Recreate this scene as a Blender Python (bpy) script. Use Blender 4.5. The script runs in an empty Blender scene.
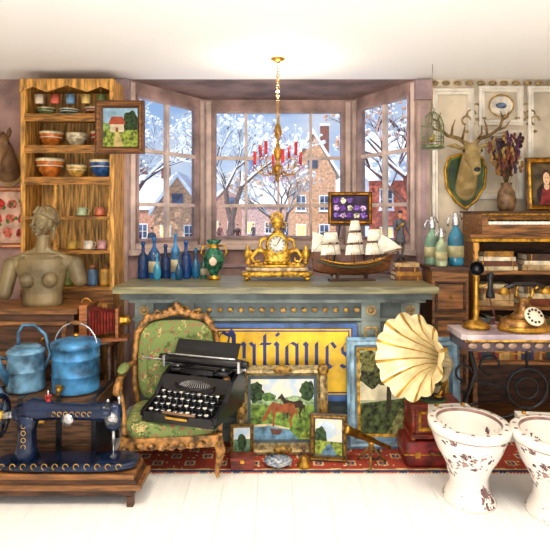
import bpy, math, random
from mathutils import Vector, Matrix, Euler
R=random.Random(11)
pi=math.pi
# ------------------------------------------------------------------ materials
def lin(h):
    h=h.lstrip('#'); c=[int(h[i:i+2],16)/255 for i in (0,2,4)]
    return [((x+0.055)/1.055)**2.4 if x>0.04045 else x/12.92 for x in c]
CACHE={}
def M(h,r=.5,m=0,v=.18,s=14,b=0.0,h2=None,e=0,stretch=None,thr=None,name=None):
    key=(h,r,m,v,s,b,h2,e,stretch,thr)
    if key in CACHE: return CACHE[key]
    mt=bpy.data.materials.new(name or ('paint_'+h.strip('#'))); mt.use_nodes=True
    nt=mt.node_tree; N=nt.nodes; L=nt.links
    p=N['Principled BSDF']; p.inputs['Roughness'].default_value=r; p.inputs['Metallic'].default_value=m
    c=lin(h)
    if h2: c1=c; c2=lin(h2)
    else:
        c1=[x*max(.08,(1-v*2.1)) for x in c]; c2=[min(1,x*(1+v*1.3)) for x in c]
    tc=N.new('ShaderNodeTexCoord'); mp=N.new('ShaderNodeMapping'); L.new(tc.outputs['Object'],mp.inputs['Vector'])
    if stretch: mp.inputs['Scale'].default_value=stretch
    nz=N.new('ShaderNodeTexNoise'); nz.inputs['Scale'].default_value=s; nz.inputs['Detail'].default_value=5
    L.new(mp.outputs[0],nz.inputs['Vector'])
    cr=N.new('ShaderNodeValToRGB'); lo,hi=thr or (.36,.64)
    cr.color_ramp.elements[0].position=lo; cr.color_ramp.elements[1].position=hi
    cr.color_ramp.elements[0].color=(*c1,1); cr.color_ramp.elements[1].color=(*c2,1)
    L.new(nz.outputs['Fac'],cr.inputs['Fac']); L.new(cr.outputs['Color'],p.inputs['Base Color'])
    if b:
        bp=N.new('ShaderNodeBump'); bp.inputs['Strength'].default_value=b; bp.inputs['Distance'].default_value=.01
        L.new(nz.outputs['Fac'],bp.inputs['Height']); L.new(bp.outputs['Normal'],p.inputs['Normal'])
    if e:
        p.inputs['Emission Color'].default_value=(*c,1); p.inputs['Emission Strength'].default_value=e
    CACHE[key]=mt; return mt
def bands(name,stops,r=.5,m=0,axis='Z'):
    """colour bands along an object axis; stops = [(coordinate,hex)...]"""
    mt=bpy.data.materials.new(name); mt.use_nodes=True; nt=mt.node_tree; N=nt.nodes; L=nt.links
    p=N['Principled BSDF']; p.inputs['Roughness'].default_value=r; p.inputs['Metallic'].default_value=m
    tc=N.new('ShaderNodeTexCoord'); sx=N.new('ShaderNodeSeparateXYZ'); L.new(tc.outputs['Object'],sx.inputs[0])
    lo=stops[0][0]; hi=stops[-1][0]
    mr=N.new('ShaderNodeMapRange'); mr.inputs['From Min'].default_value=lo; mr.inputs['From Max'].default_value=hi
    L.new(sx.outputs[axis],mr.inputs['Value'])
    cr=N.new('ShaderNodeValToRGB'); cr.color_ramp.interpolation='CONSTANT'
    el=cr.color_ramp.elements
    while len(el)<len(stops): el.new(.5)
    for i,(z,h) in enumerate(stops):
        el[i].position=(z-lo)/(hi-lo) if i<len(stops)-1 else 1
    for i,(z,h) in enumerate(stops): el[i].color=(*lin(h),1)
    L.new(mr.outputs[0],cr.inputs['Fac']); L.new(cr.outputs['Color'],p.inputs['Base Color']); return mt
def floral(name,base,cols,scale=14,rough=.8,size=.34,mask=None):
    mt=bpy.data.materials.new(name); mt.use_nodes=True; nt=mt.node_tree; N=nt.nodes; L=nt.links
    p=N['Principled BSDF']; p.inputs['Roughness'].default_value=rough
    tc=N.new('ShaderNodeTexCoord'); prev=None
    rgb=N.new('ShaderNodeRGB'); rgb.outputs[0].default_value=(*lin(base),1); prev=rgb.outputs[0]
    mk=None
    if mask:
        mn=N.new('ShaderNodeTexNoise'); mn.inputs['Scale'].default_value=mask; mn.inputs['Detail'].default_value=1; L.new(tc.outputs['Object'],mn.inputs['Vector'])
        mk=N.new('ShaderNodeMath'); mk.operation='GREATER_THAN'; mk.inputs[1].default_value=.5; L.new(mn.outputs['Fac'],mk.inputs[0])
    for i,c in enumerate(cols):
        mp=N.new('ShaderNodeMapping'); mp.inputs['Location'].default_value=(i*3.7,i*1.3,i*2.1); L.new(tc.outputs['Object'],mp.inputs[0])
        nz=N.new('ShaderNodeTexNoise'); nz.inputs['Scale'].default_value=scale*2.4; L.new(mp.outputs[0],nz.inputs['Vector'])
        ad=N.new('ShaderNodeMixRGB'); ad.inputs['Fac'].default_value=.14 if not mask else .06; L.new(mp.outputs[0],ad.inputs[1]); L.new(nz.outputs['Color'],ad.inputs[2])
        vo=N.new('ShaderNodeTexVoronoi'); vo.inputs['Scale'].default_value=scale*(1+.35*i); L.new(ad.outputs[0],vo.inputs['Vector'])
        cr=N.new('ShaderNodeValToRGB'); cr.color_ramp.elements[0].position=size-.05; cr.color_ramp.elements[1].position=size
        cr.color_ramp.elements[0].color=(1,1,1,1); cr.color_ramp.elements[1].color=(0,0,0,1)
        L.new(vo.outputs['Distance'],cr.inputs['Fac']); fac=cr.outputs['Color']
        if mk:
            mu=N.new('ShaderNodeMath'); mu.operation='MULTIPLY'; L.new(fac,mu.inputs[0]); L.new(mk.outputs[0],mu.inputs[1]); fac=mu.outputs[0]
        mx=N.new('ShaderNodeMixRGB'); L.new(fac,mx.inputs['Fac']); L.new(prev,mx.inputs[1]); mx.inputs[2].default_value=(*lin(c),1); prev=mx.outputs[0]
    L.new(prev,p.inputs['Base Color']); return mt
def glassmat(name,tint='#ffffff',fac=.06):
    mt=bpy.data.materials.new(name); mt.use_nodes=True; nt=mt.node_tree; N=nt.nodes; L=nt.links
    N.remove(N['Principled BSDF']); t=N.new('ShaderNodeBsdfTransparent'); t.inputs[0].default_value=(*lin(tint),1)
    g=N.new('ShaderNodeBsdfGlossy'); g.inputs['Roughness'].default_value=.03; mx=N.new('ShaderNodeMixShader'); mx.inputs[0].default_value=fac
    L.new(t.outputs[0],mx.inputs[1]); L.new(g.outputs[0],mx.inputs[2]); L.new(mx.outputs[0],N['Material Output'].inputs[0]); return mt
# ------------------------------------------------------------------ mesh builder
class B:
    def __init__(s,name,loc=(0,0,0),rz=0,rx=0,sc=1):
        s.name=name; s.loc=loc; s.rz=rz; s.rx=rx; s.sc=sc; s.V=[]; s.F=[]; s.MI=[]; s.SM=[]; s.mats=[]; s.T=Matrix.Identity(4)
    def mi(s,m):
        if m not in s.mats: s.mats.append(m)
        return s.mats.index(m)
    def add(s,v,f,m,sm=False,ms=None):
        o=len(s.V); s.V+=[tuple(s.T@Vector(x)) for x in v]
        for i,q in enumerate(f):
            s.F.append([o+k for k in q]); s.MI.append(s.mi(ms[i] if ms else m)); s.SM.append(sm)
    def box(s,c,d,m,rot=None,taper=1):
        hx,hy,hz=[x/2 for x in d]
        vs=[(-hx,-hy,-hz),(hx,-hy,-hz),(hx,hy,-hz),(-hx,hy,-hz),(-hx*taper,-hy*taper,hz),(hx*taper,-hy*taper,hz),(hx*taper,hy*taper,hz),(-hx*taper,hy*taper,hz)]
        Rm=Euler(rot).to_matrix() if rot else Matrix.Identity(3)
        C=Vector(c); vs=[C+Rm@Vector(v) for v in vs]
        s.add(vs,[(0,3,2,1),(4,5,6,7),(0,1,5,4),(1,2,6,5),(2,3,7,6),(3,0,4,7)],m)
    def bx(s,x0,x1,y0,y1,z0,z1,m): s.box(((x0+x1)/2,(y0+y1)/2,(z0+z1)/2),(x1-x0,y1-y0,z1-z0),m)
    def ell(s,c,r,m,n=16,e=1,rot=None):
        if not hasattr(r,'__len__'): r=(r,r,r)
        Rm=Euler(rot).to_matrix() if rot else Matrix.Identity(3)
        k=max(6,n//2) if n>5 else 3; pw=lambda a:math.copysign(abs(a)**e,a); vs=[]; C=Vector(c)
        for i in range(k+1):
            ph=-pi/2+pi*i/k
            for j in range(n):
                th=2*pi*j/n
                vs.append(C+Rm@Vector((r[0]*pw(math.cos(ph))*pw(math.cos(th)),r[1]*pw(math.cos(ph))*pw(math.sin(th)),r[2]*pw(math.sin(ph)))))
        f=[]
        for i in range(k):
            for j in range(n):
                a=i*n+j; b=i*n+(j+1)%n
                if i==0: f.append((a,b+n,a+n))
                elif i==k-1: f.append((a,b,a+n))
                else: f.append((a,b,b+n,a+n))
        s.add(vs,f,m,True)
    def tube(s,path,r,m,n=8,cap=True,ms=None,flute=None,sy=1,closed=False):
        P=[Vector(p) for p in path]; K=len(P)
        if not hasattr(r,'__len__'): r=[r]*K
        T=[]
        for i in range(K):
            if closed: t=P[(i+1)%K]-P[i-1]
            else: t=P[min(i+1,K-1)]-P[max(i-1,0)]
            T.append(t.normalized() if t.length>1e-9 else Vector((0,0,1)))
        up=Vector((0,0,1)) if abs(T[0].z)<.9 else Vector((0,1,0))
        nn=(up-T[0]*up.dot(T[0])).normalized(); vs=[]
        for i in range(K):
            nn=(nn-T[i]*nn.dot(T[i])).normalized(); bb=T[i].cross(nn)
            for j in range(n):
                th=2*pi*j/n; rr=r[i]*(1+(flute[i]*(abs(math.cos(th*flute[-1]/2))-.5) if flute else 0))
                vs.append(P[i]+nn*rr*math.cos(th)*sy+bb*rr*math.sin(th))
        f=[];mm=[]
        for i in range(K if closed else K-1):
            for j in range(n):
                a=i*n+j; b=i*n+(j+1)%n; a2=((i+1)%K)*n+j; b2=((i+1)%K)*n+(j+1)%n
                f.append((a,b,b2,a2)); mm.append(ms[j%len(ms)] if ms else m)
        if cap and not closed: f+= [tuple(reversed(range(n))),tuple(range((K-1)*n,K*n))]; mm+=[m,m]
        s.add(vs,f,m,True,mm)
    def cap(s,p,q,r1,r2,m,n=14):
        s.tube([p,q],[r1,r2],m,n); s.ell(p,r1,m,n); s.ell(q,r2,m,n)
    def cyl(s,p,q,r,m,n=16): s.tube([p,q],r,m,n)
    def lathe(s,prof,m,c=(0,0,0),n=24,sx=1,sy=1,rot=None,ms=None,ang=None):
        Rm=Euler(rot).to_matrix() if rot else Matrix.Identity(3); C=Vector(c); vs=[]
        for (r,z) in prof:
            for j in range(n):
                th=2*pi*j/n; vs.append(C+Rm@Vector((max(r,1e-4)*math.cos(th)*sx,max(r,1e-4)*math.sin(th)*sy,z)))
        f=[];mm=[]
        for i in range(len(prof)-1):
            for j in range(n):
                a=i*n+j; b=i*n+(j+1)%n; f.append((a,b,b+n,a+n)); mm.append(ms[i] if ms else m)
        f+=[tuple(reversed(range(n))),tuple(range((len(prof)-1)*n,len(prof)*n))]; mm+=[ms[0] if ms else m,ms[-1] if ms else m]
        s.add(vs,f,m,True,mm)
    def torus(s,c,Rr,r,m,axis='Z',n=24,k=8,a0=0,a1=2*pi,sx=1):
        pts=[]; full=abs(a1-a0-2*pi)<1e-3; cnt=n if full else n+1
        for i in range(cnt):
            t=a0+(a1-a0)*i/n; x=Rr*math.cos(t)*sx; y=Rr*math.sin(t)
            pts.append(Vector(c)+Vector({'Z':(x,y,0),'Y':(x,0,y),'X':(0,x,y)}[axis]))
        s.tube(pts,r,m,k,closed=full)
    def prism(s,poly,y0,y1,m,plane='XZ'):
        n=len(poly)
        g={'XZ':lambda p,t:(p[0],t,p[1]),'XY':lambda p,t:(p[0],p[1],t),'YZ':lambda p,t:(t,p[0],p[1])}[plane]
        vs=[g(p,y0) for p in poly]+[g(p,y1) for p in poly]
        f=[tuple(range(n)),tuple(reversed(range(n,2*n)))]+[(i,(i+1)%n,(i+1)%n+n,i+n) for i in range(n)]
        s.add(vs,f,m)
    def flat(s,poly,y,m): s.add([(p[0],y,p[1]) for p in poly],[tuple(range(len(poly)))],m)
    def grid(s,fn,nu,nv,m,sm=True):
        vs=[fn(i/nu,j/nv) for i in range(nu+1) for j in range(nv+1)]
        s.add(vs,[(i*(nv+1)+j,(i+1)*(nv+1)+j,(i+1)*(nv+1)+j+1,i*(nv+1)+j+1) for i in range(nu) for j in range(nv)],m,sm)
    def ring(s,x0,x1,z0,z1,prof,m,ms=None):
        """mitred frame: prof = [(inset,y)...]"""
        vs=[]
        for (i,y) in prof: vs+=[(x0+i,y,z0+i),(x1-i,y,z0+i),(x1-i,y,z1-i),(x0+i,y,z1-i)]
        f=[];mm=[]
        for k in range(len(prof)-1):
            for j in range(4): f.append((k*4+j,k*4+(j+1)%4,(k+1)*4+(j+1)%4,(k+1)*4+j)); mm.append(ms[k] if ms else m)
        s.add(vs,f,m,False,mm)
    def done(s,bev=0,remesh=0,smooth=0,parent=None,sub=0):
        me=bpy.data.meshes.new(s.name); me.from_pydata(s.V,[],s.F)
        for m in s.mats: me.materials.append(m)
        me.polygons.foreach_set('material_index',s.MI); me.polygons.foreach_set('use_smooth',s.SM)
        me.update()
        import bmesh
        bm=bmesh.new(); bm.from_mesh(me); bmesh.ops.recalc_face_normals(bm,faces=bm.faces); bm.to_mesh(me); bm.free()
        o=bpy.data.objects.new(s.name,me); bpy.context.scene.collection.objects.link(o)
        o.location=s.loc; o.rotation_euler=(s.rx,0,s.rz); o.scale=(s.sc,)*3
        if bev:
            md=o.modifiers.new('bev','BEVEL'); md.width=bev; md.segments=2; md.limit_method='ANGLE'; md.angle_limit=math.radians(50)
        if remesh:
            md=o.modifiers.new('rm','REMESH'); md.mode='VOXEL'; md.voxel_size=remesh; md.use_smooth_shade=True
            if smooth:
                md=o.modifiers.new('sm','SMOOTH'); md.iterations=smooth; md.factor=.5
        if parent: o.parent=parent
        return o
def empty(name,loc=(0,0,0),rz=0,sc=1,rx=0):
    e=bpy.data.objects.new(name,None); bpy.context.scene.collection.objects.link(e); e.location=loc; e.rotation_euler=(rx,0,rz); e.scale=(sc,)*3; e.empty_display_size=.05; return e
# ------------------------------------------------------------------ palette
GOLD=M('#c9962f',.32,.7,.3,30,.3); BRASS=M('#b98a35',.3,.8,.25,25); DKGOLD=M('#8d6a2c',.45,.5,.35,40,.4)
BLACK=M('#17171b',.3,.1,.2,20); IRON=M('#2b2d33',.4,.5,.3,20); SILVER=M('#c9ccd0',.25,.85,.15,20)
WOOD=M('#8a5a2f',.5,0,.3,6,.15,stretch=(1,8,8)); DKWOOD=M('#4f2f1c',.5,0,.35,7,.15,stretch=(1,6,6)); YWOOD=M('#cf9748',.55,0,.3,7,.15,stretch=(6,6,1))
CREAM=M('#efe3c8',.6,0,.08,10); WHITE=M('#f4f1ea',.5,0,.05,10)
LILAC=M('#a88f92',.6,0,.15,5); PINKW=M('#b08d86',.6,0,.2,4); RED=M('#a3221f',.4,0,.25,20)
# ------------------------------------------------------------------ room shell
ZC=2.68
fl=B('floor')
FLOORM=M('#f8f6f3',.6,0,.02,3,stretch=(8,1,1))
for i in range(27): fl.bx(-2.7+i*.2,-2.7+i*.2+.1985,-1.5,5.45,-.06,0,FLOORM)
fl.bx(-2.7,2.7,-1.5,5.45,-.1,-.06,FLOORM); fl.done()
c=B('ceiling'); c.bx(-2.7,2.7,-1.5,4.5,ZC,ZC+.1,M('#ffffff',.8,0,.005,3)); c.done()
CE=M('#dccdb4',.6,0,.16,3)
w=B('wall_back')
w.bx(-2.7,-1.2,4.5,4.6,0,ZC,PINKW); w.bx(1.16,2.7,4.5,4.6,0,ZC,CE)
w.done()
for nm,x in (('wall_left',-2.75),('wall_right',2.65)):
    w=B(nm); w.bx(x,x+.1,-1.5,4.6,0,ZC,CE); w.done()
BAY=[(-1.2,4.5),(-.68,5.3),(.745,5.3),(1.16,4.5)]
c=B('ceiling_bay'); c.prism([(-1.2,4.5),(-.66,5.42),(.73,5.42),(1.16,4.5)],ZC,ZC+.1,M('#8c7068',.7,0,.2,4),'XY')
c.done()
for i,(a,b2) in enumerate(zip(BAY[:-1],BAY[1:])):
    a=Vector(a); b2=Vector(b2); d=b2-a; L_=d.length; rz=math.atan2(d.y,d.x)
    lw=B('wall_bay_%d'%(i+1),(a.x,a.y,0),rz); lw.bx(0,L_,0,.1,0,1.24,PINKW)
    lw.ring(.08,L_-.08,.1,1.1,[(0,0),(0,-.02),(.03,-.02),(.05,0)],LILAC); lw.done()
    wd=B('window_%d'%(i+1),(a.x,a.y,0),rz); fr=M('#e0c8ba',.5,0,.14,5); fr2=M('#b0928a',.5,0,.2,5)
    z0,z1=1.24,ZC; pw=.085
    wd.bx(-.02,L_+.02,-.06,.12,z0,z0+.045,fr)            # sill
    wd.bx(0,pw,0,.09,z0+.045,z1,fr2); wd.bx(L_-pw,L_,0,.09,z0+.045,z1,fr2)
    wd.bx(.02,pw-.02,-.012,.0,z0+.045,z1-.02,fr); wd.bx(L_-pw+.02,L_-.02,-.012,.0,z0+.045,z1-.02,fr)
    wd.bx(pw,L_-pw,0,.09,z1-.1,z1,fr2); wd.bx(pw,L_-pw,.01,.08,z0+.045,z0+.1,fr)
    nc=4 if i==1 else 2; x0,x1=pw,L_-pw
    for j in range(1,nc):
        x=x0+(x1-x0)*j/nc; t=.012 if nc==4 else .016
        wd.bx(x-t,x+t,.015,.06,z0+.1,z1-.1,fr)
    for z in (1.66,2.12): wd.bx(x0,x1,.02,.055,z-.016,z+.016,fr)
    wd.ring(x0,x1,z0+.1,z1-.1,[(0,.0),(0,-.015),(.02,-.015),(.03,.03)],fr2)
    wd.bx(x0,x1,.036,.039,z0+.1,z1-.1,glassmat('window_glass_%d'%i,'#fafcff',.03))
    wd.done(.004)
# pilaster trims at the bay edges
for i,x in enumerate((-1.24,1.2)):
    t=B('trim_%d'%(i+1)); t.bx(x-.05,x+.05,4.44,4.497,0,2.66,M('#b59a90',.5,0,.16,5)); t.bx(x-.065,x+.065,4.42,4.4975,2.5,2.66,LILAC); t.bx(x-.02,x+.02,4.43,4.445,.2,2.45,LILAC); t.done(.004)
# carved cream panelling on right wall
t=B('trim_3'); pm=M('#f1e9da',.5,0,.1,8); gd=M('#a98e62',.5,.2,.25,30)
for (x0,x1,z0,z1) in ((1.28,1.62,1.3,2.6),(1.66,2.02,2.3,2.62),(2.06,2.6,1.7,2.62),(1.66,2.02,1.7,2.26)):
    t.ring(x0,x1,z0,z1,[(0,4.498),(0,4.47),(.02,4.465),(.03,4.48),(.045,4.475),(.05,4.495)],pm)
for k in range(14):
    x=1.30+k*.095; t.ell((x,4.485,2.645),(.035,.02,.02),gd,8)
for sg in (-1,1):
    for k in range(3):
        t.torus((1.84+sg*(.2+.04*k),4.48,2.44-.05*k),.035,.008,gd,'Y',16,6,0,4.5)
    for k in range(4): t.ell((1.84+sg*(.14+.045*k),4.485,2.36-.012*k*k),(.025,.012,.012),gd,8)
t.done()
# ------------------------------------------------------------------ exterior
SNOW=M('#f4f8ff',.7,0,.03,.5)
g=B('ground_snow')
def gz(u,v):
    x=-60+120*u; y=6+110*v; return (x,y,-1.0+ (0.0 if y<40 else (y-40)*.012)+.15*math.sin(x*.5)*math.cos(y*.3))
g.grid(gz,40,40,SNOW); g.done()
def house(name,x,y,w_,d,h,rh,wall,ridge='X',rz=0,ch=True):
    b=B(name,(x,y,-1.0),rz); wm=M(wall,.8,0,.2,6); gl=M('#4a5a7a',.3,0,.3,2); lit=M('#ffcf7a',.5,0,.05,5,e=.6)
    b.bx(-w_/2,w_/2,-d/2,d/2,0,h,wm)
    if ridge=='X':
        b.prism([(-d/2,h),(d/2,h),(0,h+rh)],-w_/2,w_/2,wm,'YZ')
        for sg in (-1,1):
            b.prism([(sg*(d/2+.3),h-.25),(sg*(d/2+.3),h+.0),(0,h+rh+.25),(0,h+rh)],-w_/2-.25,w_/2+.25,SNOW,'YZ')
    else:
        b.prism([(-w_/2,h),(w_/2,h),(0,h+rh)],-d/2,d/2,wm,'XZ')
        for sg in (-1,1):
            b.prism([(sg*(w_/2+.3),h-.25),(sg*(w_/2+.3),h+.05),(0,h+rh+.35),(0,h+rh)],-d/2-.25,d/2+.25,SNOW,'XZ')
    n=max(2,int(w_/1.3)); fl_=max(1,int(h/2.0))
    for f in range(fl_):
        for i in range(n):
            xx=-w_/2+w_*(i+.5)/n; z=.9+f*2.0
            b.bx(xx-.36,xx+.36,-d/2-.06,-d/2-.02,z-.05,z+1.05,WHITE); b.bx(xx-.28,xx+.28,-d/2-.08,-d/2-.05,z+.03,z+.97,lit if (i+f)%3==0 else gl)
            b.bx(xx-.02,xx+.02,-d/2-.1,-d/2-.08,z,z+1,WHITE); b.bx(xx-.28,xx+.28,-d/2-.1,-d/2-.08,z+.48,z+.52,WHITE)
            b.bx(xx-.4,xx+.4,-d/2-.15,-d/2,z-.12,z-.03,SNOW)
    if ridge=='Y': b.bx(-.35,.35,-d/2-.08,-d/2-.02,h+rh*.15,h+rh*.15+.8,gl)
    if ch:
        b.bx(w_*.22,w_*.22+.6,-.3,.3,h+rh*.3,h+rh+.8,M('#8a5040',.8)); b.bx(w_*.22-.06,w_*.22+.66,-.36,.36,h+rh+.8,h+rh+.98,SNOW)
    b.done()
house('cottage',-9.6,42,4.4,4,3.2,2.2,'#c08a6c'); house('cottage',-6.2,37,3.0,4,2.8,2.2,'#d0a27c','Y'); house('cottage',-13.5,50,6,5,4.4,2.6,'#a66a5a','Y')
house('village_house',2.6,40,3.2,4,5.4,2.8,'#cf9f78','Y'); house('village_house',-.6,54,5,5,3.6,2.4,'#c8a59c'); house('village_house',-4.6,60,5,5,3.2,2.8,'#b98a74','Y'); house('village_house',5.4,50,3,5,4.2,2.2,'#c28a80','X')
house('brick_house',7.2,31,3.6,5,4.6,2.5,'#bc5f44','X',-.2); house('brick_house',11.5,35,3.5,5,6.2,2.6,'#b84f3c','Y',-.2)
ch=B('church',(-3.6,74,-1)); cm=M('#b9a9a6',.8,0,.15,2)
ch.bx(-2,2,-2,2,0,6,cm); ch.lathe([(2.6,6),(1.1,8),(0,13)],M('#8f9fbe',.7,0,.2,2),n=4); ch.bx(-.5,.5,-2.06,-2,3,5.0,M('#4b4b5c',.6)); ch.done()
hl=B('hills'); hl.grid(lambda u,v:(-70+140*u,85+30*v,-1+ (7+2.5*math.sin(u*17)+1.2*math.sin(u*41))*math.sin(v*pi/2)),50,6,M('#d4e0f2',.8,0,.15,.25)); hl.done()
def tree(name,x,y,h,seed,bark='#5c4038',lim=6,tw='#f3f8ff',pr=.75):
    rr=random.Random(seed); b=B(name,(x,y,-1.05)); bk=M(bark,.8,0,.2,6); sn=M(tw,.7,0,.04,3); sn0=M('#f3f8ff',.7,0,.04,3)
    def rec(p,d,l,r,k):
        q=p+d*l; mid=p+d*l*.5+Vector((rr.uniform(-1,1),rr.uniform(-1,1),0))*l*.05
        b.tube([p,mid,q],[r,r*.85,r*.7],bk if k<4 else (sn if rr.random()<pr else bk),5 if k>1 else 8,False)
        if k>=2: b.tube([p+Vector((0,-.3*r,r*.7)),q+Vector((0,-.3*r,r*.6))],[r*.75,r*.65],sn0,4,False)
        if k>=lim:
            s_=rr.uniform(.06,.13); b.ell(q,(s_,s_,s_*.7),sn0 if rr.random()<.6 else sn,5); return
        for i in range(3 if k<lim-1 else 2):
            ax=Vector((rr.uniform(-1,1),rr.uniform(-1,1),rr.uniform(-.2,.5))); nd=(d*1.0+ax*.85).normalized()
            nd.z=max(nd.z,-.05); rec(q,nd,l*rr.uniform(.62,.86),r*.62,k+1)
    rec(Vector((0,0,0)),Vector((0,0,1)),h*.27,h*.024,0); b.done()
tree('snowy_tree',-1.9,24,8.6,3); tree('snowy_tree',-7.4,27,9.5,5); tree('snowy_tree',6.3,25,9.5,8,'#6a3a2c',6,'#d8a080',.5); tree('snowy_tree',-9.8,33,8,12); tree('snowy_tree',.4,30,6.5,15,'#6a4a3c',6,'#e8c0a0',.6)
def blobman(name,loc,H,rz,mt,legs=((-.09,.0),(.09,.0)),arms=None,coat=.0,vox=.012,parent=None,hat=False):
    """continuous standing figure, unit height scaled to H (1.0 = full height)"""
    b=B(name,loc,rz,sc=H)
    for sx,(lx,ly) in zip((-1,1),legs):
        b.cap((sx*.05,0,.5),(lx,ly*.5,.27),.05,.036,mt); b.cap((lx,ly*.5,.27),(lx,ly,.045),.035,.022,mt); b.ell((lx,ly-.03,.02),(.025,.055,.02),mt,12)
    b.ell((0,0,.53),(.085,.06,.07),mt); b.tube([(0,0,.5),(0,0,.62),(0,0,.74),(0,0,.81)],[.08,.07,.088,.05],mt,16)
    b.cap((-.075,0,.79),(.075,0,.79),.035,.035,mt)
    if coat: b.lathe([(.0,.36),(.115,.36),(.085,.56),(.07,.64)],mt,sy=.8)
    b.cap((0,0,.8),(0,-.005,.87),.026,.024,mt); b.ell((0,-.008,.925),(.045,.052,.065),mt); b.ell((0,-.06,.915),(.008,.014,.012),mt,8)
    for sx in (-1,1): b.ell((sx*.046,0,.92),(.008,.012,.018),mt,8)
    arms=arms or (((-.14,-.01,.62),(-.15,-.05,.48)),((.14,-.01,.62),(.15,-.05,.48)))
    for sx,(e,h) in zip((-1,1),arms):
        b.cap((sx*.105,0,.785),e,.032,.026,mt,12); b.cap(e,h,.025,.018,mt,12); b.ell(h,(.018,.02,.026),mt,10)
    if hat: b.lathe([(.0,.945),(.062,.945),(.045,.96),(.045,1.0),(0,1.01)],mt,sy=1.1)
    return b.done(remesh=vox,smooth=2,parent=parent)
for i,(x,y,hx,cc) in enumerate(((-4.6,46,1.8,'#7a2f2c'),(-3.9,46.5,1.6,'#2f4a66'),(-1.9,48,1.8,'#3a2f3c'),(.4,44,1.7,'#8a4a2a'),(1.1,44.4,1.5,'#35577a'),(-3,44,1.8,'#4a2f2f'),(-8.2,33,1.7,'#5a2f4a'),(-7.4,33,1.8,'#2c3e50'))):
    blobman('villager',(x,y,-.97),hx,R.uniform(0,6),bands('villager_cloth_%d'%i,[(0,'#2a2426'),(.38,cc),(.84,'#d8a888'),(.95,'#3a2a22'),(1.1,'#3a2a22')],.8),((-.06,-.06),(.06,.08)),coat=1,vox=.02,hat=True)
# ------------------------------------------------------------------ counter
cb=M('#525d5c',.5,0,.26,5,.1); cb2=M('#76807a',.5,0,.24,6); ct=M('#7d7858',.35,0,.26,4,stretch=(1,8,8)); cg=M('#b08a45',.45,.3,.3,40,.3)
b=B('shop_counter')
b.bx(-.97,1.0,3.8,4.3,0,.97,cb)
b.bx(-1.0,1.03,3.785,4.33,0,.1,cb2)
b.bx(-1.0,1.03,3.75,4.33,.97,1.0,cb2); b.bx(-1.04,1.06,3.7,4.36,1.0,1.045,cb); b.bx(-1.08,1.09,3.65,4.38,1.045,1.09,ct)
b.bx(-.98,1.01,3.78,3.81,.84,.86,cb2)
for x in (-.9,-.62,.66,.93):
    b.bx(x-.065,x+.065,3.785,3.81,.1,.97,cb2); b.ring(x-.045,x+.045,.16,.8,[(0,3.785),(0,3.779),(.01,3.779),(.015,3.785)],cg)
    b.torus((x,3.78,.915),.028,.007,cg,'Y',14,6); b.ell((x,3.778,.915),(.014,.01,.014),cg,10)
for x0,x1 in ((-.56,.60),):
    b.ring(x0,x1,.14,.83,[(0,3.8),(0,3.79),(.02,3.785),(.035,3.79),(.045,3.8)],cb2)
    n=int((x1-x0)/.07)
    for i in range(n):
        x=x0+(x1-x0)*(i+.5)/n; b.ell((x,3.79,.915),(.022,.012,.018),cg,8)
b.done(.004)
# ------------------------------------------------------------------ rug
def rugmat():
    mt=bpy.data.materials.new('persian_rug'); mt.use_nodes=True; nt=mt.node_tree; N=nt.nodes; L=nt.links; p=N['Principled BSDF']; p.inputs['Roughness'].default_value=.95
    tc=N.new('ShaderNodeTexCoord'); mp=N.new('ShaderNodeMapping'); mp.inputs['Rotation'].default_value=(0,0,pi/4); L.new(tc.outputs['Object'],mp.inputs[0])
    def mixc(prev,fac,col):
        mx=N.new('ShaderNodeMixRGB'); L.new(fac,mx.inputs[0]); L.new(prev,mx.inputs[1]); mx.inputs[2].default_value=(*lin(col),1); return mx.outputs[0]
    rgb=N.new('ShaderNodeRGB'); rgb.outputs[0].default_value=(*lin('#a63a26'),1); prev=rgb.outputs[0]
    for sc,th,col,vec in ((7,.26,'#d8b078',mp),(7,.18,'#26386a',mp),(7,.1,'#d8752f',mp),(20,.17,'#e8c89a',tc),(29,.16,'#1f3a4c',tc),(26,.12,'#4a6a3c',tc)):
        vo=N.new('ShaderNodeTexVoronoi'); vo.distance='MANHATTAN'; vo.inputs['Scale'].default_value=sc; vo.inputs['Randomness'].default_value=0 if sc==7 else .6
        L.new(vec.outputs['Object'] if vec is tc else vec.outputs[0],vo.inputs['Vector'])
        ma=N.new('ShaderNodeMath'); ma.operation='LESS_THAN'; ma.inputs[1].default_value=th*1.5; L.new(vo.outputs['Distance'],ma.inputs[0]); prev=mixc(prev,ma.outputs[0],col)
    L.new(prev,p.inputs['Base Color']); return mt
b=B('persian_rug',(-.03,3.56,.001)); b.bx(-1.02,1.75,-.22,.22,0,.009,rugmat())
b.bx(-1.02,1.75,-.22,-.2,.009,.011,M('#2b3560',.9,0,.3,60)); b.bx(-1.02,1.75,-.195,-.185,.009,.011,M('#e2c48c',.9))
for i in range(134):
    x=-1.01+i*.0205; b.bx(x,x+.006,-.24,-.22,.001,.005,CREAM)
b.done()
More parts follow.
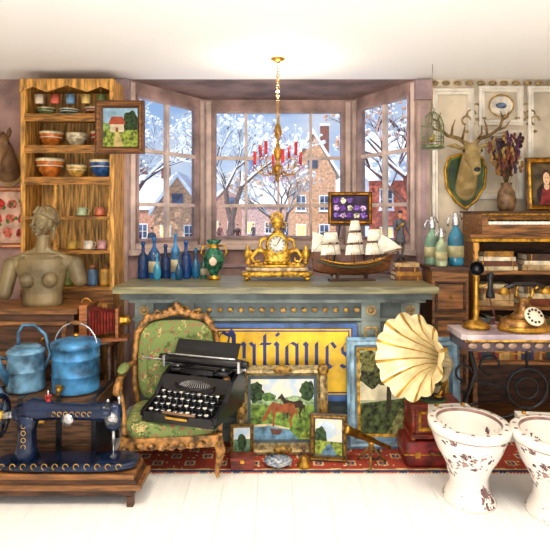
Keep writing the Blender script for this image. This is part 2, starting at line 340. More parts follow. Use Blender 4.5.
# ------------------------------------------------------------------ paintings
def blob(cx,cy,rx,ry,n=14,seed=0,j=.18):
    r_=random.Random(seed); return [(cx+rx*(1+r_.uniform(-j,j))*math.cos(2*pi*i/n),cy+ry*(1+r_.uniform(-j,j))*math.sin(2*pi*i/n)) for i in range(n)]
def framed(name,loc,w_,h,f,fm,shapes,lean=0,rz=0,d=.03,fm2=None,mount=None,corners=None):
    b=B(name,loc,rz,-lean); fm2=fm2 or fm
    b.bx(-w_/2+.003,w_/2-.003,-.004,.0,.003,h-.003,DKWOOD)
    b.ring(-w_/2,w_/2,0,h,[(0,0),(0,-d),(f*.25,-d*1.25),(f*.45,-d*.8),(f*.7,-d),(f*.85,-d*.6),(f,-.006)],fm,[fm,fm,fm2,fm2,fm,fm])
    if corners:
        for sx in (-1,1):
            for z in (f*.4,h-f*.4):
                b.ell((sx*(w_/2-f*.4),-d*1.15,z),(f*.55,.012,f*.55),corners,10)
        for sx in (-1,1): b.ell((sx*(w_/2-f*.4),-d*1.15,h/2),(f*.4,.01,f*.9),corners,10)
        for z in (f*.4,h-f*.4): b.ell((0,-d*1.15,z),(f*.9,.01,f*.4),corners,10)
    ins=f
    if mount:
        b.ring(-w_/2+f,w_/2-f,f,h-f,[(0,-.008),(mount[0],-.006)],mount[1]); ins=f+mount[0]
    W=w_-2*ins; H=h-2*ins
    for i,(m,poly) in enumerate(shapes):
        P=[(-W/2+W*min(1,max(0,p[0])),ins+H*min(1,max(0,p[1]))) for p in poly]; b.flat(P,-.0045-.00018*i,m)
    return b.done()
full=[(0,0),(1,0),(1,1),(0,1)]
sky=M('#a8c4dc',.8,0,.2,9,h2='#efe0c0'); grs=M('#6c8a34',.8,0,.35,30); grs2=M('#8a9a3a',.8,0,.4,40); tr=M('#2c4420',.8,0,.5,40); wat=M('#5d86a0',.6,0,.35,20); brn=M('#8c4a22',.8,0,.2,30); dbr=M('#33200f',.8,0,.3,30)
def horse(cx,cy,s,fl=1,graze=True):
    body=[(-.5,.15),(-.46,.3),(-.3,.34),(0,.28),(.25,.34),(.4,.36)]
    head=[(.55,.2),(.72,-.1),(.82,-.25),(.74,-.32),(.64,-.24),(.55,-.08),(.44,.08)] if graze else [(.55,.55),(.62,.68),(.68,.6),(.85,.45),(.82,.38),(.68,.42),(.55,.2)]
    legs=[(.4,.0),(.38,-.2),(.4,-.48),(.32,-.48),(.3,-.2),(.24,.02),(-.1,-.02),(-.26,.0),(-.3,-.16),(-.25,-.28),(-.3,-.48),(-.38,-.48),(-.35,-.28),(-.42,-.14),(-.5,.0),(-.56,-.2),(-.6,.1)]
    return [(cx+fl*x*s,cy+y*s*1.2) for x,y in body+head+legs]
pond=[(sky,full),(M('#8fa87a',.8,0,.3,30),[(0,.6),(.2,.7),(.4,.66),(.7,.72),(1,.66),(1,.3),(0,.3)]),(tr,blob(.9,.8,.12,.18,18,seed=1)),(tr,blob(.08,.78,.12,.18,18,seed=2)),(M('#4a6a30',.8,0,.4,40),blob(.28,.7,.12,.07,14,seed=12)),(grs,[(0,0),(1,0),(1,.56),(.6,.54),(0,.58)]),
 (wat,[(0,0),(.75,0),(.6,.16),(.3,.22),(0,.2)]),(M('#c6b98a',.8),[(.0,.2),(.3,.22),(.6,.16),(.62,.18),(.3,.26),(0,.24)]),(dbr,horse(.68,.52,.3,-1,False)),(brn,horse(.5,.44,.4,-1,True)),(M('#5a3018',.6),[(.3,.18),(.5,.16),(.46,.08),(.34,.08)]),(grs2,blob(.9,.06,.14,.08,seed=4))]
framed('horse_painting',(.05,3.59,.011),.6,.56,.07,M('#8c7a52',.5,.3,.35,30,.3),pond,.2,.02,.03,M('#b9a373',.5,.3,.3,30),mount=(.02,M('#3e4a50',.6)),corners=DKGOLD)
framed('landscape_painting',(.34,3.49,.011),.24,.29,.035,M('#5a4a38',.5,.2,.3,30),[(sky,full),(M('#c9d9ea',.8),blob(.4,.8,.3,.12,seed=6)),(tr,blob(.2,.5,.24,.28,seed=3)),(grs2,[(0,0),(1,0),(1,.36),(0,.4)]),(wat,[(.2,0),(.8,0),(.6,.3),(.45,.3)])],.14,-.12,.02,DKGOLD)
framed('miniature_painting',(-.21,3.5,.011),.15,.22,.022,DKGOLD,[(M('#5c7a5a',.8,0,.3,30),full),(sky,[(0,.6),(1,.6),(1,1),(0,1)]),(tr,blob(.5,.5,.3,.3,seed=8))],.14,.1,.016)
bl=M('#6f96b0',.5,0,.28,12)
oak=[(M('#93a88c',.8,0,.35,9,h2='#cfc79a'),full),(M('#e2d8b4',.8,0,.2,8),[(0,.4),(1,.4),(1,.55),(0,.6)]),(M('#4f5c30',.8,0,.45,24),[(0,0),(1,0),(1,.38),(.5,.42),(0,.36)]),(M('#37301f',.8,0,.3,30),[(.3,.25),(.36,.3),(.37,.75),(.33,.75),(.31,.5)])]
for k in range(9): oak.append((M(['#3f4424','#55562a','#6a6a38'][k%3],.8,0,.5,40),blob(.12+.2*(k%5),.68+.16*(k//5)+.03*(k%2),.13,.13,18,seed=21+k,j=.3)))
oak+=[(dbr,[(.62,.22),(.68,.22),(.67,.7),(.64,.7)]),(M('#8a8a52',.8,0,.4,30),[(.3,0),(.7,0),(.55,.3),(.47,.3)])]
framed('oak_tree_painting',(.865,3.69,.011),.76,.73,.07,bl,oak,.09,0,.03,M('#94b3c4',.5,0,.25,14),mount=(.02,GOLD))
framed('cottage_painting',(-1.165,4.149,2.03),.37,.4,.055,M('#5f3a20',.5,0,.3,20,stretch=(1,6,6)),[(M('#9cc0d8',.8,0,.2,9),full),(M('#86a860',.8,0,.3,30),[(0,.4),(1,.4),(1,.55),(.6,.62),(.3,.56),(0,.64)]),(tr,blob(.8,.65,.25,.28,18,seed=31)),(grs2,[(0,0),(1,0),(1,.42),(0,.46)]),(M('#d8c8a8',.8),[(.2,.38),(.6,.38),(.6,.6),(.2,.6)]),(M('#a34a30',.8),[(.14,.58),(.66,.58),(.56,.78),(.24,.78)]),(brn,[(.36,.38),(.44,.38),(.44,.5),(.36,.5)]),(M('#c8b070',.8),[(.3,0),(.6,0),(.44,.38),(.36,.38)])],0,0,.025,WOOD)
ros=[(M('#e0b8a0',.8,0,.2,9),full)]
for k in range(9): ros.append((M(['#c8322c','#d8705a','#c84050'][k%3],.8,0,.35,40),blob(.2+.3*(k%3)+.05*(k//3),.2+.28*(k//3),.12,.1,12,seed=40+k)))
for k in range(9): ros.append((M('#5a7a3a',.8,0,.3,40),blob(.1+.1*k,.3+.3*(k%2)+.03*k,.05,.04,8,seed=60+k)))
framed('rose_painting',(-2.18,4.497,1.3),.42,.5,.04,M('#b0552f',.5,0,.2,20),ros,0,0,.025,M('#e6b48c',.5))
irs=[(M('#3a2748',.8,0,.3,10),full)]+[(M(['#8a62c8','#c8a8ea','#6a3aa0','#f0e0c0'][k%4],.8,0,.4,60),blob(.12+.19*(k%5),.2+.3*(k//5),.09,.11,12,seed=70+k,j=.35)) for k in range(13)]
framed('iris_painting',(.585,4.3,1.5),.34,.25,.03,M('#4b2c1c',.4,0,.3,20),irs,0,0,.02,GOLD)
b=B('display_easel',(.585,4.335,1.0905))
for sx in (-1,1): b.tube([(sx*.14,-.012,0),(sx*.03,.0,.66)],.008,DKWOOD)
b.bx(-.15,.15,-.07,-.01,.395,.409,DKWOOD); b.tube([(-.12,-.009,.1),(.12,-.009,.1)],.006,DKWOOD); b.done()
# ------------------------------------------------------------------ Antiques sign
b=B('antiques_sign',(.02,3.772,.3)); yl=M('#e8b821',.5,0,.16,6); nb=M('#1d2c6c',.5,0,.2,12)
b.bx(-.54,.54,-.008,.005,0,.53,yl); b.ring(-.54,.54,0,.53,[(0,.005),(0,-.02),(.03,-.02),(.04,-.008)],M('#3f5f9a',.5,0,.25,9))
b.ring(-.49,.49,.05,.48,[(0,-.0085),(.005,-.0095),(.009,-.0085)],nb)
NA=Vector((math.cos(.72),math.sin(.72)))*.088; cnt=[0]; S=.172; BASE=.225
def stroke(pts,ox,k=1):
    for p,q in zip(pts[:-1],pts[1:]):
        cnt[0]+=1; y=-.0097-.00003*cnt[0]; nib=NA*k
        P=[Vector(p)+nib,Vector(q)+nib,Vector(q)-nib,Vector(p)-nib]
        b.flat([(ox+v.x*S,BASE+v.y*S) for v in P],y,nb)
def minim(x,ox): stroke([(x-.09,1),(x+.03,.86)],ox); stroke([(x,.94),(x,.1)],ox); stroke([(x-.03,.12),(x+.1,0)],ox)
ox=-.405; A=ox
stroke([(-.02,.25),(.1,.02),(.22,.2),(.34,.85),(.46,1.4)],A,.75); stroke([(.44,1.5),(.6,1.25),(.6,.12),(.76,0)],A,1.25); stroke([(.12,.58),(.6,.58)],A,.6); stroke([(-.02,1.15),(.14,1.42),(.42,1.28)],A,.8)
ox+=.95*S; minim(.06,ox); stroke([(.1,.84),(.3,1.0),(.42,.88)],ox,.75); stroke([(.46,.92),(.46,.1)],ox); stroke([(.43,.12),(.58,0)],ox)
ox+=.82*S; stroke([(.06,1.32),(.06,.1),(.22,0)],ox); stroke([(-.12,.95),(.32,.95)],ox,.8)
ox+=.5*S; minim(.06,ox); stroke([(.03,1.36),(.11,1.28)],ox)
ox+=.38*S; stroke([(.06,.88),(.06,.12),(.2,0)],ox); stroke([(.06,.88),(.26,1),(.44,.9)],ox,.75); stroke([(.46,.95),(.46,-.42)],ox); stroke([(.2,0),(.42,.14)],ox,.6)
ox+=.78*S; minim(.06,ox); stroke([(.46,1),(.46,.1),(.6,0)],ox); stroke([(.14,0),(.42,.15)],ox,.6)
ox+=.82*S; stroke([(.06,.88),(.06,.12),(.22,0),(.4,.14)],ox,.95); stroke([(.06,.88),(.24,1),(.4,.8),(.08,.48)],ox,.75)
ox+=.62*S; stroke([(.34,.88),(.2,1),(.04,.82),(.06,.62),(.32,.42),(.34,.18),(.16,0),(-.02,.12)],ox,.8)
b.done()
# ------------------------------------------------------------------ left hutch
b=B('wooden_hutch'); bk=M('#dca85c',.6,0,.34,6,.1,stretch=(10,10,1)); sh=M('#a8722f',.5,0,.34,8,.15,stretch=(1,9,9))
x0,x1,yb,yf=-1.93,-1.22,4.495,4.17
for i in range(7): b.bx(x0+.03+i*.0935,x0+.03+i*.0935+.091,4.47,yb,.0,2.6,bk)
b.bx(x0,x0+.035,yf,4.49,0,2.6,YWOOD); b.bx(x1-.035,x1,yf,4.49,0,2.6,YWOOD)
for z in (2.58,2.34,2.10,1.86,1.56,1.3,1.02,.5,.06): b.bx(x0+.03,x1-.03,yf,4.47,z-.025,z,sh)
for z in (2.34,2.1,1.86): b.bx(x0+.03,x1-.03,yf-.006,yf+.01,z-.06,z,sh)
b.prism([(x0,2.5),(x0,2.6),(x1,2.6),(x1,2.5),(x1-.1,2.54),(x1-.2,2.5),((x0+x1)/2,2.55),(x0+.2,2.5),(x0+.1,2.54)],yf-.02,yf,YWOOD)
b.bx(x0,x1,yf-.01,yf+.01,.06,1.0,WOOD)
for xa in (x0+.05,(x0+x1)/2+.02): b.ring(xa,xa+.3,.15,.9,[(0,yf-.01),(0,yf-.03),(.03,yf-.03),(.05,yf-.012)],YWOOD)
def spindle(b,x,y,z0,z1,m,k=1):
    h=z1-z0; pr=[(.022,0),(.022,.08),(.012,.1),(.02,.14),(.012,.18),(.02,.35),(.024,.45),(.016,.6),(.01,.72),(.02,.78),(.012,.84),(.022,.9),(.022,1)]
    b.lathe([(r*k,z0+h*t) for r,t in pr],m,(x,y,0),12)
for x in (-1.68,-1.26): spindle(b,x,yf+.03,1.3,1.535,YWOOD,1.1); spindle(b,x,yf+.03,1.56,1.835,YWOOD,1.1)
b.done(.003)
def bowl(b,c,r,h,m,rim=None):
    b.lathe([(r*.4,0),(r*.42,h*.08),(r*.75,h*.35),(r*.97,h*.85),(r,h),(r*.95,h),(r*.7,h*.45),(0,h*.2)],m,c,20,ms=[m,m,m,rim or m,rim or m,M('#e8dcc0',.4),M('#e8dcc0',.4)])
BC=['#c8702a','#2f5d9a','#d8c8a0','#6a8a4a','#b84a34','#e0b050','#4c7f8a','#a85a3a']
for (x,z,r,h,c_) in ((-1.76,2.1,.095,.12,0),(-1.56,2.1,.085,.11,2),(-1.36,2.1,.09,.12,4),(-1.77,1.86,.11,.15,0),(-1.56,1.86,.08,.1,5),(-1.36,1.86,.1,.14,1),(-1.8,2.34,.07,.07,3),(-1.62,2.34,.08,.06,6),(-1.42,2.34,.08,.07,7)):
    b=B('ceramic_bowl',(x,4.33,z+.0005)); mm=M(BC[c_],.25,0,.25,30); bowl(b,(0,0,0),r,h,mm,M('#e9d9b0',.3))
    b.torus((0,0,h*.62),r*.9,.004,CREAM,k=6); b.done()
def mug(b,c,r,h,m,ha=0):
    b.lathe([(r*.9,0),(r,h*.1),(r,h),(r*.9,h),(r*.85,h*.12),(0,h*.1)],m,c,16)
    b.tube([(c[0]+math.cos(ha)*(r+a),c[1]+math.sin(ha)*(r+a),c[2]+z) for a,z in ((-.002,h*.8),(r*.5,h*.8),(r*.6,h*.5),(r*.4,h*.25),(-.002,h*.25))],r*.1,m,6)
for i,x in enumerate((-1.82,-1.7,-1.58,-1.46,-1.34)):
    b=B('hanging_mug',(x,4.25,2.44)); mug(b,(0,0,-.01),.035,.07,M(['#d8c8b0','#c8604a','#6a90b0','#e0c070','#8a9a5a'][i],.3),-1.3)
    b.torus((.012,-.055,.085),.016,.003,BRASS,'X',12,5); b.tube([(.012,-.05,.1),(.012,-.05,.114)],.003,BRASS); b.done()
for (nm,x,z,c_) in (('tea_cup',-1.58,1.3,'#c9a24c'),('tea_cup',-1.45,1.3,'#e8dcc8'),('tea_cup',-1.34,1.3,'#d8a0a0'),('tea_cup',-1.5,1.56,'#b8c8a0'),('tea_cup',-1.36,1.56,'#d87a5a')):
    b=B(nm,(x,4.27,z+.0005)); m_=M(c_,.3); b.lathe([(.03,0),(.055,.008),(.058,.012),(.03,.01),(0,.008)],m_); mug(b,(0,0,.01),.036,.06,m_,.2); b.done()
b=B('spice_jars',(-1.575,4.3,1.021))
for i in range(6):
    c_=['#a85a2a','#e0d0a0','#7a8a3a','#c83a2a','#4a6a8a','#d8a040'][i]; b.lathe([(.04,0),(.042,.01),(.042,.11),(.025,.13),(.028,.15),(0,.152)],M(c_,.35),(-.25+i*.1,0,0),14); b.lathe([(.03,.13),(.03,.165),(0,.168)],WOOD,(-.25+i*.1,0,0),12)
b.done()
# ------------------------------------------------------------------ bottles on counter
def bottle(nm,x,y,h,r,c_,st='round',z=1.0905):
    b=B(nm,(x,y,z)); g_=M(c_,.12,0,.25,8); g2=M('#c9bf98',.5)
    if st=='round': pr=[(r*.95,0),(r,.02*h),(r,.5*h),(r*.85,.6*h),(r*.35,.7*h),(r*.3,.9*h),(r*.42,.91*h),(r*.42,.96*h),(r*.3,h),(0,h)]
    elif st=='tall': pr=[(r*.95,0),(r,.02*h),(r,.62*h),(r*.5,.72*h),(r*.32,.78*h),(r*.28,.93*h),(r*.4,.94*h),(r*.4,h),(0,h)]
    else: pr=[(r*.6,0),(r*.9,.1*h),(r,.3*h),(r*.7,.5*h),(r*.3,.62*h),(r*.25,.85*h),(r*.45,.95*h),(r*.2,.96*h),(r*.3,h),(0,h)]
    b.lathe(pr,g_,n=18)
    if st=='tall': b.lathe([(r*1.015,.15*h),(r*1.015,.42*h)],g2,n=18)
    b.done()
for i,(x,h,r,c_,st) in enumerate(((-1.0,.28,.04,'#123a70','round'),(-.915,.31,.042,'#1a5a98','tall'),(-.83,.26,.038,'#0f2f66','round'),(-.755,.34,.034,'#2f7fb8','tall'),(-.675,.29,.042,'#143f80','round'),(-.6,.23,.036,'#1b6a9a','bulb'),(-.87,.2,.03,'#3aa0c8','bulb'),(-.54,.18,.026,'#2f5f4f','tall'),(-.71,.19,.028,'#18507a','bulb'))):
    bottle('blue_bottle' if i!=7 else 'glass_vial',x,4.17 if i not in (6,8) else 4.06,h,r,c_,st)
b=B('green_vase',(-.455,4.1,1.0905)); gv=M('#26664a',.2,0,.4,30)
b.lathe([(.045,0),(.05,.012),(.03,.03),(.035,.05),(.07,.11),(.075,.16),(.06,.205),(.035,.235),(.035,.26),(.06,.295),(.055,.295),(.03,.26),(0,.24)],gv,ms=[GOLD,GOLD,gv,gv,gv,gv,gv,GOLD,gv,GOLD,gv,gv])
for sx in (-1,1): b.tube([(sx*.036,0,.25),(sx*.08,0,.25),(sx*.095,0,.2),(sx*.073,0,.17)],.007,GOLD)
b.ell((0,-.066,.14),(.03,.012,.035),M('#e8c8b0',.3),12); b.done()
# ------------------------------------------------------------------ clock
b=B('mantel_clock',(.015,4.08,1.0905)); GG=M('#dca83c',.28,.6,.35,35,.35)
for sx in (-1,1):
    for sy in (-1,1): b.ell((sx*.22,sy*.06,.015),(.022,.022,.015),GG,10)
b.ell((0,0,.045),(.27,.09,.022),GG,24,.5); b.ell((0,0,.08),(.235,.075,.018),M('#c8b08a',.3,0,.3,20),24,.5); b.ell((0,0,.105),(.22,.07,.012),GG,24,.5)
for i in range(9): b.torus((-.2+i*.05,-.085,.045),.014,.005,GG,'Y',12,5)
b.ell((0,0,.17),(.10,.06,.07),GG,18,.6)
b.lathe([(.0,-.06),(.075,-.06),(.085,-.05),(.085,.05),(0,.05)],GG,(0,0,.265),28,rot=(pi/2,0,0))
b.lathe([(.062,0),(.062,.004),(0,.004)],M('#f6efe0',.4),(0,-.054,.265),28,rot=(pi/2,0,0)); b.torus((0,-.062,.265),.068,.008,GG,'Y',28,8)
for i in range(12):
    a=i*pi/6; b.box((.05*math.sin(a),-.063,.265+.05*math.cos(a)),(.005,.003,.013),BLACK,(0,a,0))
b.box((.01,-.065,.28),(.005,.003,.04),BLACK,(0,.5,0)); b.box((-.015,-.065,.258),(.005,.003,.03),BLACK,(0,-1.1,0)); b.ell((0,-.065,.265),.005,GG,8)
for sx in (-1,1):
    b.tube([(sx*.07,0,.2),(sx*.14,0,.22),(sx*.19,0,.17),(sx*.17,0,.13),(sx*.13,0,.14),(sx*.135,0,.165)],[.022,.02,.018,.014,.01,.008],GG,8)
    b.tube([(sx*.08,0,.31),(sx*.12,0,.29),(sx*.13,0,.25),(sx*.11,0,.23)],[.014,.014,.01,.006],GG,8)
    b.lathe([(.02,.115),(.025,.125),(.012,.14),(.03,.17),(.034,.2),(.02,.22),(.012,.225),(.016,.24),(0,.26)],GG,(sx*.215,0,0),14)
    for k in range(4): b.ell((sx*(.05+.035*k),-.05,.13-.005*k),(.02,.015,.014),GG,8)
b.lathe([(.05,.345),(.03,.36),(.018,.375),(.04,.4),(.045,.425),(.03,.445),(.035,.455),(0,.475)],GG,n=18)
for sx in (-1,1): b.tube([(sx*.04,0,.43),(sx*.07,0,.42),(sx*.065,0,.39),(sx*.035,0,.39)],.006,GG,6)
for a in range(7): b.ell((.04*math.cos(a*pi/6),-.01,.46+.03*math.sin(a*pi/6)),(.012,.012,.014),GG,8)
b.done()
# ------------------------------------------------------------------ ship
b=B('model_ship',(.56,4.02,1.0905),.12,0,1.06); hull=M('#6b3f22',.45,0,.3,20,stretch=(1,1,8)); hg=M('#39563f',.45,0,.2,20); sail=M('#f4ecd9',.8,0,.1,20)
def hf(u,v):
    x=-.27+.54*u; t=2*u-1; wv=.062*(1-abs(t)**2.6)+(.012 if u>.9 or u<.05 else 0); sheer=.125+.05*t*t+ (.02 if u<.12 else 0); keel=.04+.03*abs(t)**3
    a=v*pi; return (x*(1+.06*math.cos(a)**2*t*t),-math.cos(a)*wv*(.7+.3*abs(math.cos(a))),keel+(sheer-keel)*(abs(math.cos(a))**1.4))
b.grid(hf,28,14,hull)
b.grid(lambda u,v:(-.25+.5*u,(v-.5)*2*.057*(1-abs(2*u-1)**2.6),.12+.045*(2*u-1)**2),20,4,YWOOD)
for sy in (-1,1):
    for z in (0,.022): b.tube([(-.27+.54*u/20*1.0,sy*(.0635*(1-abs(u/10-1)**2.6)+.001),.12-z+.05*(u/10-1)**2) for u in range(1,20)],.004,GOLD if z==0 else hg,6)
    for u in range(5,17,2): b.box((-.27+.54*u/20,sy*.06*(1-abs(u/10-1)**2.6),.098+.05*(u/10-1)**2),(.012,.006,.01),BLACK)
b.bx(-.27,-.19,-.03,.03,.15,.2,hull); b.tube([(.24,0,.16),(.38,0,.23)],[.008,.003],WOOD)
for (mx,mh,nl) in ((-.15,.34,2),(.02,.42,3),(.16,.36,2)):
    b.tube([(mx,0,.1),(mx,0,mh)],[.007,.003],WOOD)
    for k in range(nl):
        za=.17+ (mh-.17)*k/nl+.01; zb=.17+(mh-.17)*(k+1)/nl-.005; wa=.09-.018*k; wb=.075-.02*k
        b.T=Matrix.Translation((mx,0,0))@Matrix.Rotation(-1.1,4,'Z')
        b.tube([(.004,-wb*1.1,zb),(.004,wb*1.1,zb)],.003,WOOD,6)
        b.grid(lambda u,v:(.006+.035*math.sin(pi*u)*math.sin(pi*min(1,v+.1)),(u-.5)*2*(wa+(wb-wa)*v),za+(zb-za)*v),8,6,sail); b.T=Matrix.Identity(4)
    for sy in (-1,1): b.tube([(mx,0,mh-.02),(mx-.04,sy*.055,.14)],.0012,BLACK,4); b.tube([(mx,0,mh-.02),(mx+.04,sy*.055,.14)],.0012,BLACK,4)
b.add([(.18,0,.35),(.36,0,.225),(.2,.01,.19)],[(0,1,2)],sail); b.add([(-.16,0,.3),(-.27,0,.34),(-.28,.01,.2),(-.17,0,.18)],[(0,1,2,3)],sail)
for p,q in (((.16,0,.35),(.38,0,.23)),((.02,0,.41),(.16,0,.2)),((-.15,0,.33),(.02,0,.2)),((-.15,0,.33),(-.27,0,.2))): b.tube([p,q],.0012,BLACK,4)
b.bx(-.16,.16,-.035,.035,0,.014,DKWOOD)
for x in (-.1,.1): b.prism([(-.03,.014),(.03,.014),(.045,.075),(.02,.045),(-.02,.045),(-.045,.075)],x-.006,x+.006,DKWOOD,'YZ')
b.done()
# books + sailor
def books_flat(name,loc,lst,rz=0):
    b=B(name,loc,rz); z=0
    for i,(w_,d,h,c_) in enumerate(lst):
        b.T=Matrix.Rotation(R.uniform(-.15,.15),4,'Z'); cm_=M(c_,.6,0,.2,20)
        b.bx(-w_/2,w_/2,-d/2,d/2,z,z+.005,cm_); b.bx(-w_/2,w_/2,-d/2,d/2,z+h-.005,z+h-.0005,cm_); b.bx(-w_/2+.002,w_/2-.008,-d/2+.006,d/2-.006,z+.005,z+h-.005,CREAM); b.bx(-w_/2,w_/2,-d/2-.003,-d/2+.004,z,z+h-.0005,cm_)
        b.bx(-w_/2+.03,-w_/2+.036,-d/2-.005,-d/2,z,z+h-.001,GOLD); b.bx(w_/2-.036,w_/2-.03,-d/2-.005,-d/2,z,z+h-.001,GOLD); z+=h
    b.T=Matrix.Identity(4); b.done(); return z
zz=books_flat('stacked_books',(.975,4.1,1.0905),[(.2,.15,.035,'#7a4a1e'),(.19,.14,.03,'#a8762a'),(.18,.14,.034,'#5a2a18'),(.17,.13,.028,'#b89868')])
e=empty('sailor_figurine',(.94,4.13,1.0905+zz+.001))
bb=B('base'); bb.lathe([(.045,0),(.045,.01),(.038,.014),(0,.014)],DKWOOD,n=18); bb.done(parent=e)
blobman('body',(0,0,.013),.37,.3,bands('sailor_cloth',[(0,'#1c1a20'),(.06,'#4b4a50'),(.46,'#4b4f56'),(.85,'#c58f6a'),(.935,'#c58f6a'),(.948,'#2a2c38'),(1.1,'#2a2c38')],.6),((-.07,-.03),(.07,.03)),(((-.15,-.03,.64),(-.1,-.14,.62)),((.16,.0,.62),(.19,-.05,.5))),1,.009,e,True)
bb=B('telescope',(0,0,.013)); bb.tube([(-.05,-.045,.22),(-.02,-.09,.255),(.0,-.12,.28)],[.006,.008,.009],BRASS); bb.done(parent=e)
# ------------------------------------------------------------------ chandelier
b=B('chandelier',(.02,3.9,1.80),0,0,1.0); CR=glassmat('crystal_glass','#f2e6ff',.35); red=M('#c01f24',.35,0,.15,10); fl_=M('#ffdf9a',.5,0,0,5,e=4)
b.lathe([(0,0),(.012,.01),(.02,.03),(.008,.05),(.03,.08),(.045,.1),(.02,.125),(.012,.15),(.025,.19),(.035,.22),(.015,.25),(.01,.3),(.03,.35),(.02,.4),(.008,.42),(.006,.52)],BRASS,n=16)
for i in range(8):
    a=i*pi/4+.2; ca,sa=math.cos(a),math.sin(a); rr=.15 if i%2 else .165; z0=.18 if i%2 else .12
    P=lambda r,z:(ca*r,sa*r,z)
    b.tube([P(.02,.11),P(.07,.05),P(.12,.06),P(rr,z0-.02)],.005,BRASS,6)
    b.lathe([(.006,z0-.02),(.026,z0),(.022,z0+.004),(0,z0+.004)],CR,P(rr,0),12); b.cyl(P(rr,z0),P(rr,z0+.1),.0115,red,10); b.lathe([(.004,z0+.1),(.008,z0+.115),(.001,z0+.137)],fl_,P(rr,0),8)
    for k,(r_,zz_) in enumerate(((rr,z0-.035),(rr+.018,z0-.02),(.11,.035),(.06,.02),(.08,.075))): b.ell(P(r_,zz_),(.008,.008,.018),CR,8)
    b.tube([P(.03,.37),P(.06,.3),P(.1,.24),P(rr,z0+.01)],.0015,CR,4)
    for k in range(7):
        t=k/7; b.ell(P(.03+(rr-.03)*t,.37-(.37-z0)*t-.04*math.sin(pi*t)),.0065,CR,6)
k=0; z=.52
while z<ZC-1.80-.03:
    b.torus((0,0,z+.012),.012,.0028,BRASS,'X' if k%2 else 'Y',10,5); z+=.019; k+=1
b.lathe([(.012,ZC-1.83),(.05,ZC-1.81),(.055,ZC-1.8001)],BRASS,n=16); b.done()
# ------------------------------------------------------------------ Venus bust + cabinet
b=B('side_cabinet'); b.bx(-2.1,-1.36,3.72,4.12,0,.9,DKWOOD); b.bx(-2.14,-1.33,3.7,4.14,.9,.935,WOOD)
for z in (.1,.36,.62):
    b.ring(-2.05,-1.41,z,z+.23,[(0,3.72),(0,3.705),(.02,3.70),(.03,3.71)],WOOD)
    for x in (-1.9,-1.56): b.ell((x,3.695,z+.115),.014,BRASS,10)
b.done(.004)
e=empty('venus_bust',(-1.64,3.88,.936),.12,1.08)
vm=M('#65573d',.38,.15,.4,6,.04,h2='#8f7d58'); b=B('figure')
b.lathe([(0,0),(.12,0),(.125,.02),(.124,.08),(.142,.16),(.16,.24),(.15,.3),(.1,.335),(0,.35)],vm,sy=.66,n=28)
b.cap((-.16,.01,.275),(.16,.01,.275),.052,.052,vm); b.ell((0,0,.28),(.14,.066,.066),vm)
for sx in (-1,1):
    b.ell((sx*.07,-.085,.172),(.049,.05,.051),vm); b.ell((sx*.074,-.135,.168),.008,vm,8); b.tube([(sx*.15,0,.3),(sx*.05,.0,.335),(sx*.02,0,.37)],[.03,.034,.028],vm)
    b.tube([(sx*.02,-.062,.318),(sx*.12,-.055,.328)],[.009,.007],vm,6)
b.cap((-.2,.01,.262),(-.235,.0,.08),.054,.046,vm); b.cap((.2,.01,.262),(.235,-.01,.16),.054,.048,vm)
b.tube([(0,.01,.3),(0,.0,.37),(.005,-.005,.46)],[.062,.042,.04],vm,16)
b.T=Matrix.Translation((.01,-.01,.525))@Matrix.Rotation(-.5,4,'Z')@Matrix.Rotation(.12,4,'Y')@Matrix.Rotation(.08,4,'X')@Matrix.Scale(.9,4)
b.ell((0,0,.03),(.064,.084,.095),vm,24); b.ell((0,-.03,-.02),(.05,.055,.062),vm,20); b.ell((0,-.066,-.062),(.022,.02,.018),vm,12)
b.tube([(0,-.086,.045),(0,-.108,.012),(0,-.118,.0)],[.008,.011,.014],vm,10); b.ell((0,-.1,-.004),(.018,.012,.009),vm,10)
for sx in (-1,1):
    b.tube([(sx*.01,-.09,.046),(sx*.03,-.089,.056),(sx*.055,-.064,.042)],[.007,.009,.007],vm,8)
    b.ell((sx*.027,-.07,.026),(.013,.01,.008),vm,12); b.ell((sx*.036,-.056,-.012),(.02,.022,.022),vm,12); b.ell((sx*.066,.0,.012),(.01,.018,.03),vm,10)
b.ell((0,-.094,-.032),(.02,.012,.006),vm,10); b.ell((0,-.09,-.044),(.016,.012,.007),vm,10)
b.ell((0,.025,.058),(.072,.086,.082),vm,24)
for k in range(10):
    a=-1.45+k*.322
    if abs(a)<.1: continue
    b.tube([(.012*math.copysign(1,a),-.05+.04*abs(a),.135-.01*abs(a)),(math.sin(a)*.07,-.08*math.cos(a)+.012,.1-.012*abs(a)),(math.copysign(.086,a),.0+.02*abs(a),.06-.02*abs(a)),(math.copysign(.05,a),.08,.02)],[.011,.014,.014,.012],vm,6)
b.ell((0,.11,.02),(.042,.045,.042),vm,14); b.tube([(.03,.07,0),(.045,.05,-.06),(.05,.03,-.11)],[.018,.014,.006],vm,8)
b.T=Matrix.Identity(4)
b.done(remesh=.0036,smooth=1,parent=e)
